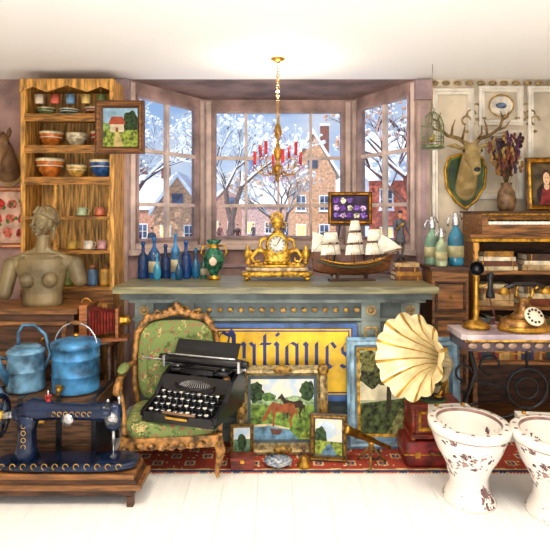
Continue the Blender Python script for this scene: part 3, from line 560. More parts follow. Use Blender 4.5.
# ------------------------------------------------------------------ bellows camera on stool
b=B('plant_stool',(-1.2,3.8,0)); b.lathe([(.13,.69),(.13,.715),(0,.7155)],DKWOOD,n=24)
for a in (0,1,2,3): b.tube([(.1*math.cos(a*pi/2+.8),.1*math.sin(a*pi/2+.8),.69),(.12*math.cos(a*pi/2+.8),.12*math.sin(a*pi/2+.8),0)],[.018,.014],DKWOOD)
b.torus((0,0,.25),.108,.01,DKWOOD); b.done()
b=B('bellows_camera',(-1.165,3.77,.716),.12); rb=M('#8a2a1c',.6,0,.25,20); rd=M('#4c120c',.6); cw=M('#9c5a26',.4,0,.3,10,stretch=(1,6,6))
b.bx(-.15,.16,-.07,.07,0,.02,cw); b.bx(-.15,-.1,-.1,.1,.02,.25,cw); b.bx(-.1,-.09,-.085,.085,.03,.23,BLACK)
for i in range(9):
    x=-.09+i*.019; s_=1-.035*i
    b.T=Matrix.Translation((x,0,.13))
    b.add([(0,-.085*s_,-.095*s_),(0,.085*s_,-.095*s_),(0,.085*s_,.095*s_),(0,-.085*s_,.095*s_),(.0095,-.07*s_,-.08*s_),(.0095,.07*s_,-.08*s_),(.0095,.07*s_,.08*s_),(.0095,-.07*s_,.08*s_),(.019,-.083*s_,-.092*s_),(.019,.083*s_,-.092*s_),(.019,.083*s_,.092*s_),(.019,-.083*s_,.092*s_)],[(a,(a+1)%4,(a+1)%4+4,a+4) for a in range(4)]+[(a+4,(a+1)%4+4,(a+1)%4+8,a+8) for a in range(4)],rb,False,[rb]*4+[rd]*4)
b.T=Matrix.Identity(4); b.bx(.08,.1,-.075,.075,.02,.22,cw); b.lathe([(.045,0),(.045,.02),(.035,.03),(.035,.06),(.04,.065),(.03,.068),(.025,.03),(0,.03)],BRASS,(.1,0,.13),18,rot=(0,pi/2,0)); b.ell((.132,0,.13),(.004,.025,.025),BLACK,12)
b.torus((-.125,0,.255),.03,.005,BRASS,'Y',12,6,0,pi); b.done(.002)
# ------------------------------------------------------------------ trunk, watering can, churn
tk=M('#5d3f26',.6,0,.35,9,.2,stretch=(1,8,8)); b=B('wooden_trunk',(-1.4,3.46,0)); b.bx(-.34,.33,-.17,.17,.02,.38,tk); b.bx(-.35,.34,-.18,.18,.39,.475,tk)
for x in (-.33,-.12,.11,.32): b.bx(x-.015,x+.015,-.19,.19,.01,.48,IRON)
b.bx(-.03,.03,-.195,-.18,.33,.43,BRASS); b.done(.004)
zn=M('#6d9ab8',.35,.3,.35,9,.1); zn2=M('#4c7ea2',.35,.3,.3,12)
b=B('watering_can',(-1.56,3.45,.481),0)
b.lathe([(.115,0),(.12,.008),(.115,.02),(.113,.12),(.118,.125),(.113,.13),(.111,.23),(.118,.235),(.112,.245),(.07,.275),(.0,.277)],zn)
b.tube([(-.08,-.06,.05),(-.11,-.12,.17),(-.13,-.15,.29),(-.14,-.165,.38)],[.028,.022,.017,.015],zn2,12); b.lathe([(.015,0),(.05,.04),(.052,.045),(0,.05)],BRASS,(-.14,-.165,.37),18,rot=(.25,-.3,0))
b.tube([(-.05,0,.265),(-.05,0,.35),(-.02,0,.4),(.05,0,.4),(.12,0,.34),(.15,0,.22),(.113,0,.12)],.01,zn2,8)
b.tube([(-.08,-.07,.2),(-.12,-.135,.24)],.006,zn2,6); b.torus((0,0,.255),.09,.007,zn2,'Z'); b.done()
b=B('metal_milk_pail',(-1.245,3.44,.481),-.2); bz=M('#3f7fb0',.35,.25,.35,10,.1)
b.lathe([(.142,0),(.148,.006),(.142,.02),(.142,.1),(.147,.105),(.142,.11),(.142,.2),(.147,.205),(.142,.21),(.142,.265),(.15,.27),(.15,.295),(.12,.31),(.05,.325),(.0,.33)],bz,n=32)
b.ell((0,0,.338),(.02,.02,.014),BRASS,10)
for sx in (-1,1): b.box((sx*.146,0,.24),(.012,.035,.05),zn2)
b.torus((0,0,.27),.145,.006,SILVER,'Y',24,6,.1,pi-.1); b.ell((0,-.0,.415),(.045,.014,.014),WOOD,10)
b.cyl((0,-.14,.05),(0,-.19,.05),.012,BRASS,10); b.ell((0,-.19,.05),.017,BRASS,10); b.cyl((0,-.19,.05),(0,-.19,.015),.009,BRASS,8); b.box((0,-.185,.075),(.04,.008,.012),BRASS); b.done()
# ------------------------------------------------------------------ sewing machine
nv=M('#10203c',.22,.2,.35,8); gd2=M('#c99b3a',.35,.7,.2,20)
b=B('low_work_table',(-1.16,3.07,0)); b.bx(-.5,.44,-.125,.115,.09,.12,WOOD); b.bx(-.46,.4,-.11,.1,.055,.09,DKWOOD)
for sx in (-.44,.38):
    for sy in (-.1,.09): b.box((sx,sy,.028),(.035,.035,.056),DKWOOD)
b.done(.003)
b=B('sewing_machine',(-1.16,3.065,.1205),.0,0,1.04)
b.bx(-.42,.4,-.105,.105,.0,.02,DKWOOD); b.bx(-.4,.385,-.1,.1,.02,.05,WOOD)
b.T=Matrix.Translation((0,0,-.065))@Matrix.Diagonal((1,1,1.06,1))
b.ell((.0,0,.13),(.38,.1,.02),nv,32,.5); b.ell((.27,-.005,.146),(.12,.095,.016),nv,28,.8)
for k in range(12): b.torus((-.3+k*.055,-.1,.145),.014,.0022,gd2,'Y',10,5,0,4.5)
b.tube([(-.22,0,.14),(-.215,0,.2),(-.21,0,.3),(-.2,0,.37)],[.075,.052,.045,.06],nv,20)
b.tube([(-.25,0,.375),(-.18,0,.395),(-.05,0,.385),(.1,0,.38),(.2,0,.385),(.25,0,.38)],[.045,.058,.042,.04,.048,.045],nv,20)
b.ell((-.25,0,.375),.045,nv); b.ell((.25,0,.36),(.045,.04,.07),nv,16,.6)
b.lathe([(.03,0),(.034,.005),(0,.008)],SILVER,(.25,-.038,.36),16,rot=(pi/2,0,0))
b.cyl((.25,0,.3),(.25,0,.215),.009,SILVER,10); b.cyl((.25,0,.215),(.25,0,.155),.003,SILVER,6); b.box((.255,-.01,.165),(.03,.03,.005),SILVER); b.cyl((.22,0,.43),(.22,0,.32),.006,SILVER,8); b.ell((.22,0,.435),.011,SILVER,10)
b.ell((.28,0,.45),.01,SILVER,8); b.cyl((.28,0,.45),(.28,0,.4),.004,SILVER,6)
b.torus((-.36,0,.36),.1,.014,nv,'X',28,8); b.ell((-.36,0,.36),(.025,.028,.028),gd2,12); b.cyl((-.36,0,.36),(-.24,0,.37),.018,SILVER,12)
for k in range(6): a=k*pi/3; b.tube([(-.36,.02*math.cos(a),.36+.02*math.sin(a)),(-.36,.1*math.cos(a),.36+.1*math.sin(a))],[.009,.006],nv,6)
b.cyl((-.36,.06,.42),(-.42,.06,.42),.01,WOOD,10)
b.lathe([(.02,0),(.02,.004),(.012,.005),(.012,.04),(.02,.041),(.02,.045),(0,.046)],RED,(-.1,0,.42),12); b.cyl((-.1,0,.4),(-.1,0,.49),.003,SILVER,6)
for k in range(10): b.torus((-.12+k*.032,-.041,.383),.011,.002,gd2,'Y',10,5,0,4.8)
for k in range(4): b.torus((-.212,-.048,.22+k*.035),.012,.002,gd2,'Y',10,5)
b.lathe([(.03,0),(.03,.012),(0,.015)],SILVER,(.02,-.035,.355),14,rot=(pi/2,0,0)); b.done()
b=B('spoked_treadle_wheel',(-1.79,3.235,0)); wm_=M('#4c6a86',.4,.4,.3,14)
b.torus((0,0,.44),.2,.014,wm_,'Y',36,8); b.torus((0,0,.44),.17,.006,wm_,'Y',36,6); b.cyl((0,-.02,.44),(0,.03,.44),.03,IRON)
for k in range(7): a=k*2*pi/7; b.tube([(0,0,.44),(.1*math.cos(a+.12),0,.44+.1*math.sin(a+.12)),(.19*math.cos(a),0,.44+.19*math.sin(a))],[.012,.008,.01],wm_,6)
b.tube([(0,.02,.44),(-.1,.02,.1),(-.12,.02,.01)],.011,IRON); b.tube([(0,.02,.44),(-.02,.02,.1),(-.02,.02,.01)],.011,IRON); b.bx(-.16,.02,-.03,.03,0,.02,IRON); b.done()
# ------------------------------------------------------------------ armchair
up=floral('floral_upholstery','#74874a',['#4c6030','#c2b070','#a8564c'],13,.85,.3); cv=M('#a5743a',.4,.15,.4,25,.25)
b=B('carved_armchair',(-.635,3.47,.0115),.12,0,.97)
b.ell((0,-.02,.30),(.29,.25,.06),up,32,.45)
for y in (-.26,.21): b.bx(-.28,.28,y-.015,y+.015,.2,.27,cv)
for sx in (-1,1): b.bx(sx*.29-.014,sx*.29+.014,-.25,.21,.2,.27,cv)
for k in range(7): b.ell((-.18+.06*k,-.28,.225-.012*math.cos((k-3)*.5)),(.028,.014,.02),cv,8)
b.T=Matrix.Translation((0,.2,.27))@Matrix.Rotation(-.1,4,'X')
b.ell((0,0,.33),(.26,.04,.28),up,32,.55); b.ell((0,-.03,.33),(.2,.035,.21),up,28,.7)
out=[(-.24,0,.0),(-.28,0,.15),(-.285,0,.35),(-.27,0,.52),(-.2,0,.62),(-.1,0,.64),(0,0,.67),(.1,0,.64),(.2,0,.62),(.27,0,.52),(.285,0,.35),(.28,0,.15),(.24,0,0)]
b.tube(out,[.022,.02,.02,.022,.026,.024,.03,.024,.026,.022,.02,.02,.022],cv,8); b.tube([(-.24,0,.05),(0,0,.03),(.24,0,.05)],.02,cv)
for sx in (-1,1):
    for (x,z,r_) in ((.04,.68,.022),(.08,.665,.02),(.2,.63,.028),(.27,.53,.02),(.235,.59,.02)): b.ell((sx*x,-.01,z),(r_,.018,r_),cv,8)
    b.torus((sx*.13,-.01,.655),.02,.008,cv,'Y',12,6)
b.ell((0,-.012,.70),(.03,.018,.032),cv,10)
b.T=Matrix.Identity(4)
for sx in (-1,1):
    b.tube([(sx*.28,.24,.6),(sx*.315,.1,.6),(sx*.335,-.05,.575),(sx*.335,-.16,.555),(sx*.335,-.2,.52),(sx*.33,-.17,.5)],[.018,.02,.022,.026,.022,.014],cv,8)
    b.ell((sx*.325,.02,.615),(.035,.12,.022),up,16); b.tube([(sx*.33,-.12,.55),(sx*.315,-.1,.42),(sx*.29,-.17,.3),(sx*.285,-.2,.24)],[.016,.018,.018,.02],cv,8)
    b.tube([(sx*.27,-.235,.24),(sx*.295,-.265,.17),(sx*.28,-.25,.09),(sx*.27,-.25,.03),(sx*.28,-.265,.012)],[.036,.032,.018,.015,.012],cv,10)
    b.ell((sx*.282,-.275,.2),(.024,.02,.03),cv,10)
    b.tube([(sx*.26,.21,.24),(sx*.265,.225,.12),(sx*.27,.24,.004)],[.026,.02,.016],cv,8)
b.done()
# ------------------------------------------------------------------ typewriter
b=B('typewriter',(-.49,3.37,.363),-.34,0,1.17); bk_=M('#15161b',.22,.1,.25,12); kt=M('#e9e2c8',.4)
b.bx(-.2,.2,-.19,.17,0,.022,bk_)
for sx in (-1,1):
    b.prism([(-.19,.022),(.17,.022),(.17,.19),(.1,.2),(.02,.17),(-.06,.09),(-.18,.05)],sx*.2-.012,sx*.2+.012,bk_,'YZ')
b.bx(-.19,.19,.13,.17,.02,.19,bk_); b.bx(-.19,.19,-.19,-.175,.02,.045,bk_)
for r_ in range(4):
    y=-.16+.036*r_; z=.05+.02*r_
    for i in range(10):
        x=-.165+.0345*i+.009*(r_%2); b.cyl((x,y+.005,z-.03),(x,y,z),.003,SILVER,5); b.lathe([(.0125,0),(.0135,.003),(.0125,.005),(.0105,.006),(0,.0062)],SILVER,(x,y,z),12,ms=[SILVER,SILVER,SILVER,kt if (i+r_)%3==0 else BLACK,kt])
    b.bx(-.19,.19,y+.012,y+.018,.02,z-.015,BLACK)
b.cyl((-.09,-.175,.045),(.09,-.175,.045),.009,M('#7c5a3a',.4),10)
b.grid(lambda u,v:(-.19+.38*u,-.02+.04*v,.12+.06*v-.03*math.sin(pi*u)*(1-v)),12,4,bk_)
for i in range(23):
    a=-1.15+2.3*i/22; b.tube([(math.sin(a)*.03,.06,.185),(math.sin(a)*.1,.045-.055*math.cos(a),.15),(math.sin(a)*.12,.04-.07*math.cos(a),.135)],.0022,SILVER,4)
b.torus((0,.04,.142),.12,.006,bk_,'Z',20,6,pi,2*pi)
for sx in (-1,1): b.lathe([(.04,0),(.042,.004),(.04,.012),(.012,.014),(0,.016)],bk_,(sx*.135,.06,.2),18); b.lathe([(.01,.014),(.01,.022),(0,.022)],SILVER,(sx*.135,.06,.2),10)
b.bx(-.17,.17,.045,.14,.185,.2,bk_); b.bx(-.09,.09,.02,.045,.19,.215,bk_)
b.cyl((-.23,.09,.245),(.23,.09,.245),.026,BLACK,20)
for sx in (-1,1): b.cyl((sx*.23,.09,.245),(sx*.262,.09,.245),.02,bk_,16); b.box((sx*.222,.1,.235),(.012,.09,.06),SILVER)
b.bx(-.235,.235,.125,.15,.2,.225,SILVER); b.cyl((-.2,.066,.275),(.2,.066,.275),.005,SILVER,8)
b.grid(lambda u,v:(-.19+.38*u,.12+.05*v,.26+.075*v+.01*math.sin(pi*v)),6,5,bk_)
b.box((.0,.144,.3),(.16,.003,.02),gd2,(-.6,0,0))
b.tube([(-.23,.07,.24),(-.28,.03,.25),(-.3,-.03,.27)],[.005,.005,.007],SILVER,6); b.box((0,-.2,.032),(.12,.004,.012),gd2)
b.done(.002)
# ------------------------------------------------------------------ gramophone
b=B('red_suitcase',(.99,3.51,.0115)); b.ell((0,0,.08),(.19,.125,.08),M('#7d1f1b',.45,0,.3,15),24,.22); b.bx(-.192,.192,-.126,.126,.078,.084,GOLD)
for sx in (-1,1): b.box((sx*.11,-.126,.08),(.03,.008,.035),BRASS)
b.tube([(-.04,-.124,.1),(-.035,-.145,.1),(.035,-.145,.1),(.04,-.124,.1)],.006,DKWOOD); b.done()
b=B('gramophone',(1.0,3.51,.172)); mw=M('#7c2c1c',.3,0,.35,10,.1,stretch=(1,6,6))
b.bx(-.16,.16,-.115,.115,.015,.04,mw); b.bx(-.14,.14,-.1,.1,.04,.2,mw); b.bx(-.16,.16,-.115,.115,.2,.225,mw)
for sx in (-1,1):
    for sy in (-1,1): b.ell((sx*.14,sy*.095,.01),(.018,.018,.01),BRASS,8); b.cyl((sx*.14,sy*.098,.04),(sx*.14,sy*.098,.2),.013,mw,10)
b.ring(-.11,.11,.06,.18,[(0,-.1),(0,-.108),(.012,-.108),(.018,-.1)],GOLD); b.ell((0,-.105,.12),(.05,.008,.025),GOLD,12)
b.lathe([(.09,.225),(.09,.235),(0,.236)],M('#3c5a2f',.8),n=28); b.lathe([(.085,.236),(.085,.24),(0,.24)],BLACK,n=28)
b.tube([(.14,-.02,.12),(.18,-.02,.12),(.18,-.02,.06)],.006,BRASS); b.cyl((.18,-.02,.06),(.21,-.02,.06),.011,WOOD,10)
b.tube([(.1,.09,.225),(.1,.09,.3),(.1,.05,.31),(.06,0,.27),(.04,-.02,.25)],[.016,.014,.013,.011,.01],BRASS,10); b.lathe([(.026,0),(.026,.014),(0,.015)],BRASS,(.035,-.025,.243),16)
iv=M('#ecdcac',.3,.2,.12,12); iv2=M('#b98d34',.3,.6,.25,14)
p0=[(.1,.1,.3),(.13,.1,.36),(.13,.06,.43),(.08,.0,.475),(.0,-.06,.51),(-.08,-.12,.53),(-.14,-.165,.54),(-.185,-.2,.548),(-.205,-.215,.552)]
b.tube(p0,[.014,.02,.028,.042,.066,.105,.155,.215,.25],iv,72,False,ms=[iv2,iv,iv,iv,iv,iv],flute=[0,0,0,0,.02,.04,.06,.08,.1,12])
b.tube([(-.205+0*1,-.215,.552)]*1+[(-.206,-.216,.552)],[.001,.001],iv2,6)
b.done()
# ------------------------------------------------------------------ toilets
TM=floral('floral_porcelain','#f3ece4',['#7a5a5c','#a8867e','#5a4048'],17,.18,.36,mask=7)
def toilet(loc,rz,s=1):
    tm=TM; b=B('porcelain_toilet_bowl',loc,rz,0,s)
    ww=M('#f1ebe2',.15,0,.06,8); br=M('#8a6a64',.3)
    b.lathe([(.135,0),(.14,.015),(.12,.05),(.1,.09),(.098,.14),(.12,.2),(.165,.28),(.19,.35),(.2,.385),(.212,.395),(.215,.425),(.205,.435),(.17,.435),(.162,.42),(.155,.38),(.12,.28),(.06,.2),(0,.19)],tm,n=40,sy=1.18,ms=[ww,tm,tm,tm,tm,tm,tm,tm,br,ww,ww,ww,br,ww,tm,tm,tm])
    b.lathe([(.1,.19),(0,.1901)],M('#89a4ac',.05),(0,0,.03),20)
    b.bx(-.12,.12,.2,.29,.36,.43,ww); b.tube([(0,.24,.36),(0,.22,.2),(0,.15,.08)],[.06,.055,.05],tm,14)
    for k in range(16):
        a=k*pi/8; b.ell((.19*math.cos(a),.224*math.sin(a),.436),(.012,.012,.002),br,8)
    for sx in (-1,1): b.ell((sx*.08,.25,.435),(.014,.014,.012),BRASS,8)
    b.done(.002)
toilet((1.07,3.04,0),.1); toilet((1.47,2.9,0),-.15,1.0)
# brass telescope on rug
b=B('brass_telescope',(.6,3.43,.0115),.3)
for a in (0,2.1,4.2): b.tube([(0,0,.13),(.05*math.cos(a),.05*math.sin(a),.06),(.1*math.cos(a),.1*math.sin(a),.01)],[.009,.007,.009],DKGOLD,8)
b.ell((0,0,.14),.02,BRASS,10); b.tube([(.13,0,.09),(.02,0,.145),(.018,0,.146),(-.08,0,.195),(-.078,0,.196),(-.16,0,.235),(-.162,0,.236),(-.18,0,.246)],[.014,.014,.02,.02,.026,.026,.032,.032],BRASS,16)
b.torus((.03,.0,.06),.03,.006,IRON,'Y'); b.done()
# small things on the rug
b=B('brass_bell',(.18,3.41,.0115)); b.lathe([(.045,0),(.047,.006),(.035,.03),(.028,.055),(.012,.068),(0,.07)],BRASS); b.lathe([(.006,.068),(.009,.09),(.012,.12),(0,.13)],DKWOOD,n=12); b.done()
b=B('ceramic_dish',(.02,3.42,.0115)); b.lathe([(.04,0),(.045,.006),(.085,.03),(.088,.034),(.05,.014),(0,.01)],M('#3f6da6',.25,0,.5,50,h2='#e8e4d8'),n=28); b.done()
b=B('carved_music_box',(-.2,3.4,.0105)); b.bx(-.07,.07,-.045,.045,.006,.06,mw); b.bx(-.075,.075,-.05,.05,.06,.075,mw); b.bx(-.012,.012,-.055,-.045,.045,.065,GOLD)
for sx in (-1,1):
    for sy in (-1,1): b.ell((sx*.06,sy*.035,.008),.0075,BRASS,8)
b.done(.002)
# ------------------------------------------------------------------ marble top table right
mb=M('#cfc2c6',.2,0,.12,5,h2='#8f7f8c'); mbd=M('#4a3844',.3,0,.3,8)
b=B('marble_top_table',(1.63,3.46,0))
pl=[(-.5,-.12),(-.47,-.16),(.5,-.16),(.5,.15),(-.5,.15)]
b.prism(pl,.815,.85,mb,'XY'); b.prism([(x*.97,y*.93) for x,y in pl],.75,.815,mbd,'XY')
b.tube([(-.485,-.155,.812),(.49,-.16,.812)],.008,GOLD)
for k in range(12): b.ell((-.44+k*.08,-.153,.782),(.03,.008,.018),M('#a58a78',.4,.2),8)
for x in (-.38,.42):
    for y in (.1,):
        b.tube([(x,y,.75),(x+.05,y,.55),(x-.03,y,.35),(x+.05,y,.12),(x+.09,y,.02)],[.016,.014,.014,.014,.014],IRON,8); b.torus((x-.03,y,.55),.05,.008,IRON,'Y',20,6,0,5); b.torus((x+.04,y,.3),.05,.008,IRON,'Y',20,6,1,6)
b.tube([(-.36,.1,.2),(0,.1,.3),(.42,.1,.2)],.01,IRON); b.torus((0,.1,.45),.13,.009,IRON,'Y',28,6); b.torus((0,.1,.45),.07,.007,IRON,'Y',24,6); b.tube([(0,.1,.58),(0,.1,.75)],.01,IRON); b.tube([(-.36,.1,.5),(-.13,.1,.45)],.008,IRON); b.tube([(.13,.1,.45),(.42,.1,.5)],.008,IRON)
for sx in (-1,1): b.torus((sx*.24,.1,.6),.06,.008,IRON,'Y',20,6,0,5)
b.done()
# candlestick phone + desk phone
b=B('candlestick_telephone',(1.28,3.5,.8505),0,0,1.2); b.lathe([(.07,0),(.072,.015),(.055,.03),(.02,.045),(.014,.07),(.018,.1),(.012,.13),(.012,.26),(.02,.28),(.024,.3),(0,.31)],BRASS,n=22)
b.lathe([(.012,0),(.018,.03),(.035,.06),(.037,.062),(.01,.03),(0,.03)],BLACK,(-.005,-.015,.31),18,rot=(1.35,0,-.3)); b.ell((0,0,.31),.022,BRASS,12)
b.tube([(.012,0,.22),(.05,0,.225),(.065,0,.24)],.005,BRASS,6); b.lathe([(.024,0),(.022,.02),(.014,.05),(.014,.11),(.022,.13),(0,.14)],BLACK,(.075,0,.16),14); b.tube([(.07,0,.16),(.11,.02,.05),(.07,.03,.01)],.004,M('#6a2a22',.7),6); b.done()
b=B('rotary_telephone',(1.56,3.44,.8505),.15,0,1.1); dkp=M('#8a5f2c',.3,.5,.35,20)
b.lathe([(.15,0),(.155,.02),(.14,.03),(.125,.05),(.12,.07),(0,.075)],dkp,sy=.75,n=28,ms=[BRASS,BRASS,dkp,dkp,BRASS]); b.lathe([(.1,.07),(.06,.1),(.035,.14),(.03,.17),(.045,.18),(0,.185)],dkp,n=22,sy=.8)
b.lathe([(.055,0),(.055,.012),(0,.014)],CREAM,(0,-.085,.09),22,rot=(1.0,0,0))
for k in range(10): a=k*.56; b.ell((.038*math.cos(a),-.098+.02*math.sin(a),.098+.032*math.sin(a)),(.007,.006,.007),BLACK,8)
for sx in (-1,1): b.tube([(sx*.03,0,.18),(sx*.05,0,.2),(sx*.05,0,.235)],.008,BRASS,8); b.tube([(sx*.05,-.02,.235),(sx*.065,-.03,.25)],.006,BRASS,6)
b.tube([(-.12,0,.24),(-.06,0,.262),(.06,0,.262),(.12,0,.24)],[.014,.012,.012,.014],BLACK,10)
for sx in (-1,1): b.lathe([(.014,0),(.036,-.035),(.032,-.04),(0,-.03)],BRASS,(sx*.125,0,.245),16)
b.done()
b=B('ornate_clock_case',(1.86,3.52,.8505)); b.lathe([(.1,0),(.1,.02),(.07,.03),(.05,.06),(.06,.09)],GOLD,sy=.6); b.bx(-.07,.07,-.03,.03,.08,.27,DKWOOD); b.ring(-.075,.075,.085,.275,[(0,-.03),(0,-.045),(.015,-.045),(.02,-.032)],GOLD); b.flat([(-.05,.11),(.05,.11),(.05,.25),(-.05,.25)],-.0335,CREAM); b.lathe([(.07,.27),(.03,.29),(.02,.31),(0,.33)],GOLD,sy=.5); b.done()
# ------------------------------------------------------------------ right bookcase
b=B('bookcase'); rw=M('#8a5a2c',.5,0,.34,7,.15,stretch=(1,8,8)); x0,x1,yf,yb=1.44,2.35,4.0,4.44
b.bx(x0,x0+.035,yf,yb,0,1.4,rw); b.bx(x1-.035,x1,yf,yb,0,1.4,rw); b.bx(x0+.02,x1-.02,yb-.02,yb,0,1.4,DKWOOD)
for z in (.06,.5,.9,1.16): b.bx(x0+.03,x1-.03,yf+.01,yb-.02,z-.025,z,rw)
b.bx(x0-.03,x1+.03,yf-.03,yb+.01,1.4,1.43,rw); b.bx(x0-.015,x1+.015,yf-.015,yb,1.375,1.4,GOLD)
spindle(b,x0+.017,yf-.015,.9,1.37,YWOOD); b.done(.003)
# tabletop keyboard instrument
b=B('table_piano',(1.9,4.2,1.4305)); b.bx(-.4,.44,-.06,.2,0,.168,rw); b.bx(-.4,.44,-.22,-.06,0,.075,rw); b.bx(-.4,-.36,-.22,-.06,.075,.14,rw); b.bx(.4,.44,-.22,-.06,.075,.14,rw); b.bx(-.42,.46,-.07,.21,.154,.17,DKWOOD)
for i in range(24):
    x=-.355+i*.0313; b.bx(x,x+.029,-.225,-.065,.07,.092,WHITE)
    if i%7 not in (2,6): b.bx(x+.021,x+.039,-.16,-.065,.092,.106,BLACK)
b.ring(-.34,.38,.1,.15,[(0,-.06),(0,-.068),(.01,-.068),(.014,-.061)],GOLD); b.done(.002)
def book_row(name,loc,L_,hmin,hmax,d=.16,seed=1):
    rr=random.Random(seed); b=B(name,loc); x=0; cs=['#7a2a22','#2f4a3a','#c8a060','#3a3a5a','#8a5a2a','#d8c49a','#5a2a3a','#a8742f']
    while x<L_-.05:
        t=rr.uniform(.02,.042); h=rr.uniform(hmin,hmax); m_=M(rr.choice(cs),.6,0,.2,20); b.bx(x,x+t-.001,0,d,0,h,m_); b.bx(x+.003,x+t-.004,.004,d-.004,h,h+.0008,CREAM)
        b.bx(x,x+t-.001,-.0015,0,h*.2,h*.24,GOLD); b.bx(x,x+t-.001,-.0015,0,h*.75,h*.79,GOLD); x+=t
    b.done()
book_row('row_of_books',(1.49,4.06,.5005),.8,.2,.33,seed=5)
books_flat('paper_bundle',(1.64,4.18,.9005),[(.26,.24,.04,'#b89868'),(.24,.22,.05,'#c8a878'),(.26,.22,.035,'#8a5a3a'),(.22,.2,.03,'#d8c8a0')]); books_flat('paper_bundle',(1.95,4.18,.9005),[(.26,.24,.05,'#7a3a22'),(.24,.22,.04,'#d8c8a0'),(.22,.2,.05,'#5a4a3a')])
books_flat('paper_bundle',(1.66,4.18,1.1605),[(.26,.24,.03,'#d8c8a0'),(.28,.22,.04,'#6a3a22'),(.26,.22,.03,'#e8dcc0'),(.22,.2,.04,'#a8762a')]); books_flat('paper_bundle',(2.0,4.18,1.1605),[(.3,.24,.04,'#c8a878'),(.28,.22,.03,'#e8dcc0'),(.24,.2,.05,'#4a2f22')])
port=[(M('#5a4a30',.8,0,.4,10),full),(M('#2a1c18',.8),blob(.5,.25,.34,.3,20,seed=81,j=.06)),(M('#8a2a2a',.8,0,.3,20),[(.25,0),(.75,0),(.64,.4),(.36,.4)]),(M('#e0b48c',.8,0,.1,20),blob(.5,.46,.1,.1,16,seed=82,j=.05)),(M('#4a2a18',.8),blob(.5,.68,.18,.2,20,seed=83,j=.06)),(M('#e8bf98',.8,0,.1,20),blob(.5,.64,.12,.16,18,seed=84,j=.02)),(dbr,blob(.46,.67,.014,.01,8,seed=1)),(dbr,blob(.54,.67,.014,.01,8,seed=1)),(RED,blob(.5,.57,.03,.012,8,seed=1))]
framed('portrait_painting',(2.13,4.3,1.601),.32,.42,.05,M('#6e4a22',.4,.2,.3,20),port,.1,-.1,.03,GOLD)
# dried flowers
b=B('dried_flower_vase',(1.8,4.28,1.6015)); b.lathe([(.05,0),(.06,.02),(.075,.08),(.06,.15),(.035,.19),(.045,.22),(.035,.22),(0,.2)],M('#7a5a3a',.4,0,.3,20),n=20)
rr=random.Random(5)
for i in range(80):
    a=rr.uniform(0,2*pi); sp=rr.uniform(.02,.14); h=rr.uniform(.34,.6); p=(sp*math.cos(a),sp*.7*math.sin(a),h)
    b.tube([(0,0,.18),(p[0]*.4,p[1]*.4,.18+(h-.18)*.5),p],.0018,M('#5a4a22',.8),4)
    m_=M(rr.choice(['#7a3f2f','#5a3050','#98682f','#4a2720','#b08a4c','#3a2a3a']),.9)
    for k in range(4): b.ell((p[0]+rr.uniform(-.012,.012),p[1]+rr.uniform(-.012,.012),p[2]-.02*k),(.012,.012,.018),m_,6)
b.done()
# side table w/ siphons
b=B('tall_drawer_stand',(1.25,4.05,0)); b.bx(-.13,.13,-.13,.13,0,1.17,WOOD); b.bx(-.145,.145,-.145,.145,1.17,1.2,DKWOOD)
for z in (.1,.36,.62,.88): b.ring(-.11,.11,z,z+.22,[(0,-.13),(0,-.145),(.015,-.145),(.02,-.135)],DKWOOD); b.ell((0,-.15,z+.11),.012,BRASS,8)
b.done(.003)
for (x,y,c_,s_) in ((1.17,4.1,'#7fa58a',1.1),(1.33,4.05,'#2f7fa0',1.2),(1.2,3.97,'#a9b790',.85)):
    b=B('soda_siphon',(x,y,1.2005),.3,0,s_); g_=M(c_,.12,0,.25,9)
    b.lathe([(.045,0),(.048,.01),(.048,.16),(.035,.2),(.018,.225),(.016,.25)],g_,n=20); b.lathe([(.02,.24),(.024,.25),(.02,.29),(.012,.3),(.016,.32),(0,.33)],SILVER,n=16); b.tube([(0,0,.29),(-.04,0,.3),(-.055,0,.27),(-.055,0,.24)],.007,SILVER,8); b.tube([(0,0,.32),(.03,0,.32),(.045,0,.28)],.005,SILVER,6); b.lathe([(.049,.05),(.049,.12)],M('#b8af80',.5),n=20); b.done()
# hanging bird cage
b=B('hanging_bird_cage',(1.16,4.05,2.06)); cg_=M('#7f8a62',.4,.4,.3,20)
b.lathe([(.0,0),(.085,0),(.088,.01),(.085,.02),(0,.02)],cg_)
for k in range(14): a=k*2*pi/14; b.tube([(.08*math.cos(a),.08*math.sin(a),.02),(.08*math.cos(a),.08*math.sin(a),.17),(.06*math.cos(a),.06*math.sin(a),.23),(.02*math.cos(a),.02*math.sin(a),.265),(0,0,.27)],.0028,cg_,5)
for z in (.08,.17): b.torus((0,0,z),.08,.003,cg_)
b.torus((0,0,.285),.015,.003,BRASS,'Y',12,5); b.tube([(0,0,.3),(0,0,ZC-2.061)],.002,BRASS,5); b.ell((0,0,.07),(.018,.03,.018),M('#d8b030',.6),10); b.ell((0,-.025,.09),.013,M('#d8b030',.6),8); b.cyl((-.08,0,.05),(.08,0,.05),.004,WOOD,6); b.tube([(0,.02,.07),(0,.06,.055)],[.01,.004],M('#b08a20',.6),6); b.done()
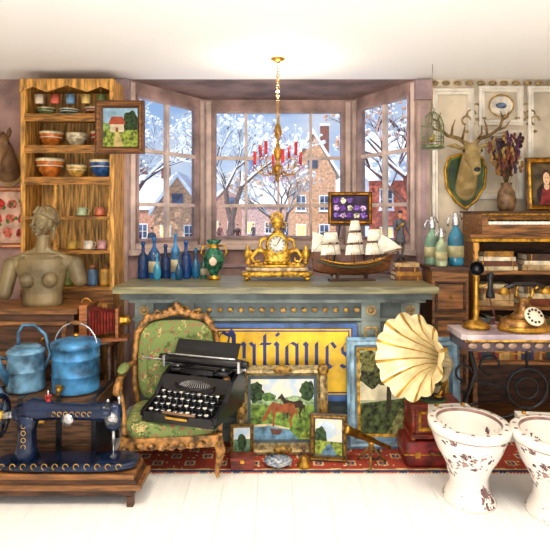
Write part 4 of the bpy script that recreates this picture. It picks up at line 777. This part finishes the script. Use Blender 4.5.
# ------------------------------------------------------------------ deer head
e=empty('mounted_deer_head',(1.55,4.495,1.9),-.12,1.36)
b=B('plaque'); sh_=[(-.1,.1),(-.12,.03),(-.11,-.08),(-.06,-.16),(0,-.21),(.06,-.16),(.11,-.08),(.12,.03),(.1,.1),(0,.13)]
b.prism(sh_,0,-.02,M('#6a7a2c',.4,.1,.35,14)); b.prism([(x*.82,z*.84) for x,z in sh_],-.02,-.035,M('#2f4a22',.4,.1,.3,14)); b.tube([(x*.98,-.02,z*.98) for x,z in sh_],.009,GOLD,8,closed=True); b.done(parent=e)
b=B('head'); dm=M('#8f7644',.8,0,.2,16,.1,h2='#b49c66')
b.tube([(0,-.02,-.08),(0,-.06,-.05),(0,-.1,.02),(0,-.14,.09)],[.06,.062,.054,.046],dm,18); b.ell((0,-.03,-.08),(.065,.03,.08),dm)
b.ell((0,-.16,.12),(.05,.062,.052),dm,18); b.tube([(0,-.16,.115),(0,-.22,.075),(0,-.27,.025),(0,-.29,.0)],[.05,.037,.028,.024],dm,16); b.ell((0,-.29,-.002),(.025,.022,.024),dm,12)
for sx in (-1,1):
    b.ell((sx*.038,-.195,.12),(.016,.022,.016),dm,10); b.tube([(sx*.04,-.13,.14),(sx*.085,-.125,.16),(sx*.13,-.12,.16)],[.014,.026,.005],dm,10,sy=.6); b.ell((sx*.025,-.15,.165),(.016,.016,.02),dm,8)
b.done(remesh=.0045,smooth=3,parent=e)
b=B('antlers'); am=M('#7a5c30',.6,0,.3,25,.2)
for sx in (-1,1):
    b.tube([(sx*.025,-.15,.165),(sx*.06,-.13,.2),(sx*.12,-.11,.22),(sx*.17,-.12,.26),(sx*.18,-.14,.31),(sx*.165,-.15,.35)],[.012,.011,.01,.009,.007,.002],am,8)
    for p,q,r_ in (((.045,-.14,.19),(.05,-.2,.22),(.045,-.22,.26)),((.1,-.115,.215),(.095,-.12,.27),(.08,-.13,.31)),((.15,-.115,.245),(.2,-.12,.26),(.225,-.13,.3)),((.178,-.13,.3),(.21,-.13,.32),(.215,-.13,.35))):
        b.tube([(sx*p[0],p[1],p[2]),(sx*q[0],q[1],q[2]),(sx*r_[0],r_[1],r_[2])],[.008,.006,.002],am,7)
b.done(parent=e)
b=B('eyes_and_nose')
for sx in (-1,1): b.ell((sx*.046,-.205,.12),.01,BLACK,10)
b.ell((0,-.31,.006),(.019,.01,.013),BLACK,10); b.done(parent=e)
# horse head on the left wall
e=empty('mounted_horse_head',(-2.16,4.495,1.97),.15,1.25)
b=B('plaque'); b.prism([(x*.85,z*.7) for x,z in sh_],0,-.02,M('#b08a50',.5)); b.done(parent=e)
b=B('head'); hm=M('#5f4228',.7,0,.3,12,.1,h2='#8a6844')
b.tube([(0,-.02,-.06),(0,-.07,-.01),(0,-.12,.07),(0,-.15,.12)],[.07,.07,.058,.05],hm,18,sy=1.1); b.ell((0,-.17,.13),(.045,.06,.055),hm,16); b.tube([(0,-.17,.12),(0,-.23,.06),(0,-.28,-.01),(0,-.3,-.045)],[.05,.04,.032,.032],hm,16); b.ell((0,-.3,-.055),(.032,.03,.03),hm,12)
for sx in (-1,1): b.tube([(sx*.025,-.14,.17),(sx*.035,-.14,.205),(sx*.04,-.145,.235)],[.014,.016,.003],hm,8); b.ell((sx*.04,-.2,.12),(.012,.02,.014),hm,8)
for k in range(7): b.ell((0,-.12+k*.014-.03,.17-k*.03),(.012,.03,.035),hm,8)
b.done(remesh=.005,smooth=2,parent=e)
b=B('eyes')
for sx in (-1,1): b.ell((sx*.048,-.205,.122),.009,BLACK,8); b.ell((sx*.018,-.325,-.045),.007,BLACK,8)
b.done(parent=e)
# oval plaque wall
b=B('oval_wall_plate',(1.84,4.49,2.46)); b.lathe([(.1,0),(.105,.01),(.09,.022),(.07,.016),(0,.014)],M('#e9dfce',.25),sx=1.0,sy=.8,rot=(pi/2,0,0),n=32); b.torus((0,-.02,0),.088,.005,GOLD,'Y',32,6,sx=1.12); b.ell((0,-.018,0),(.045,.006,.025),M('#6a7a9a',.3,0,.4,30),12); b.done()
# ------------------------------------------------------------------ lights
def area(name,loc,rot,size,power,col,sy=None):
    l=bpy.data.lights.new(name,'AREA'); l.energy=power; l.size=size; l.color=col
    if sy: l.shape='RECTANGLE'; l.size_y=sy
    o=bpy.data.objects.new(name,l); o.location=loc; o.rotation_euler=rot; bpy.context.scene.collection.objects.link(o)
area('front_fill',(0,-1.2,1.5),(pi/2,0,0),4.6,30,(1,.95,.88),2.4)  # added fill light behind the camera; no shopfront window is built
area('overhead_key',(-.9,1.7,2.6),(-.12,0,0),.6,42,(1,.88,.70)); area('overhead_key',(1.1,1.7,2.6),(-.12,0,0),.6,34,(1,.89,.74))  # added warm key lights above the view, without any fixture
area('ceiling_fill',(0,1.0,.5),(pi-.35,0,0),1.6,32,(1,.98,.96))  # unseen light added low down to whiten the ceiling
l=bpy.data.lights.new('bay_fill','POINT'); l.energy=13; l.shadow_soft_size=.05; l.color=(1,.82,.62); o=bpy.data.objects.new('bay_fill',l); o.location=(.02,3.95,2.45); bpy.context.scene.collection.objects.link(o)  # bare point light added to brighten the bay, not a chandelier part
l=bpy.data.lights.new('sun','SUN'); l.energy=4.2; l.angle=.02; l.color=(1,.93,.84); o=bpy.data.objects.new('sun',l); o.rotation_euler=(math.radians(52),0,math.radians(-30)); bpy.context.scene.collection.objects.link(o)
wd=bpy.data.worlds.new('sky'); bpy.context.scene.world=wd; wd.use_nodes=True; N=wd.node_tree.nodes; L=wd.node_tree.links; bg=N['Background']
tc=N.new('ShaderNodeTexCoord'); sx=N.new('ShaderNodeSeparateXYZ'); L.new(tc.outputs['Generated'],sx.inputs[0]); cr=N.new('ShaderNodeValToRGB'); L.new(sx.outputs['Z'],cr.inputs[0])
cr.color_ramp.elements[0].position=0; cr.color_ramp.elements[0].color=(*lin('#dcebfc'),1); cr.color_ramp.elements[1].position=.3; cr.color_ramp.elements[1].color=(*lin('#74aeee'),1)
nz=N.new('ShaderNodeTexNoise'); nz.inputs['Scale'].default_value=5; nz.inputs['Detail'].default_value=6; mp=N.new('ShaderNodeMapping'); mp.inputs['Scale'].default_value=(1,1,2.5); L.new(tc.outputs['Generated'],mp.inputs[0]); L.new(mp.outputs[0],nz.inputs['Vector'])
c2=N.new('ShaderNodeValToRGB'); c2.color_ramp.elements[0].position=.46; c2.color_ramp.elements[1].position=.68; L.new(nz.outputs['Fac'],c2.inputs[0]); mx=N.new('ShaderNodeMixRGB'); L.new(c2.outputs[0],mx.inputs[0]); L.new(cr.outputs[0],mx.inputs[1]); mx.inputs[2].default_value=(.92,.94,1,1); L.new(mx.outputs[0],bg.inputs[0]); bg.inputs[1].default_value=.95
# ------------------------------------------------------------------ camera
cam=bpy.data.cameras.new('camera'); cam.lens=36; cam.sensor_width=36; cam.shift_y=-60/550; cam.clip_end=300
o=bpy.data.objects.new('camera',cam); o.location=(0,0,1.57); o.rotation_euler=(pi/2,0,0); bpy.context.scene.collection.objects.link(o); bpy.context.scene.camera=o
bpy.context.scene.view_settings.view_transform='Standard'
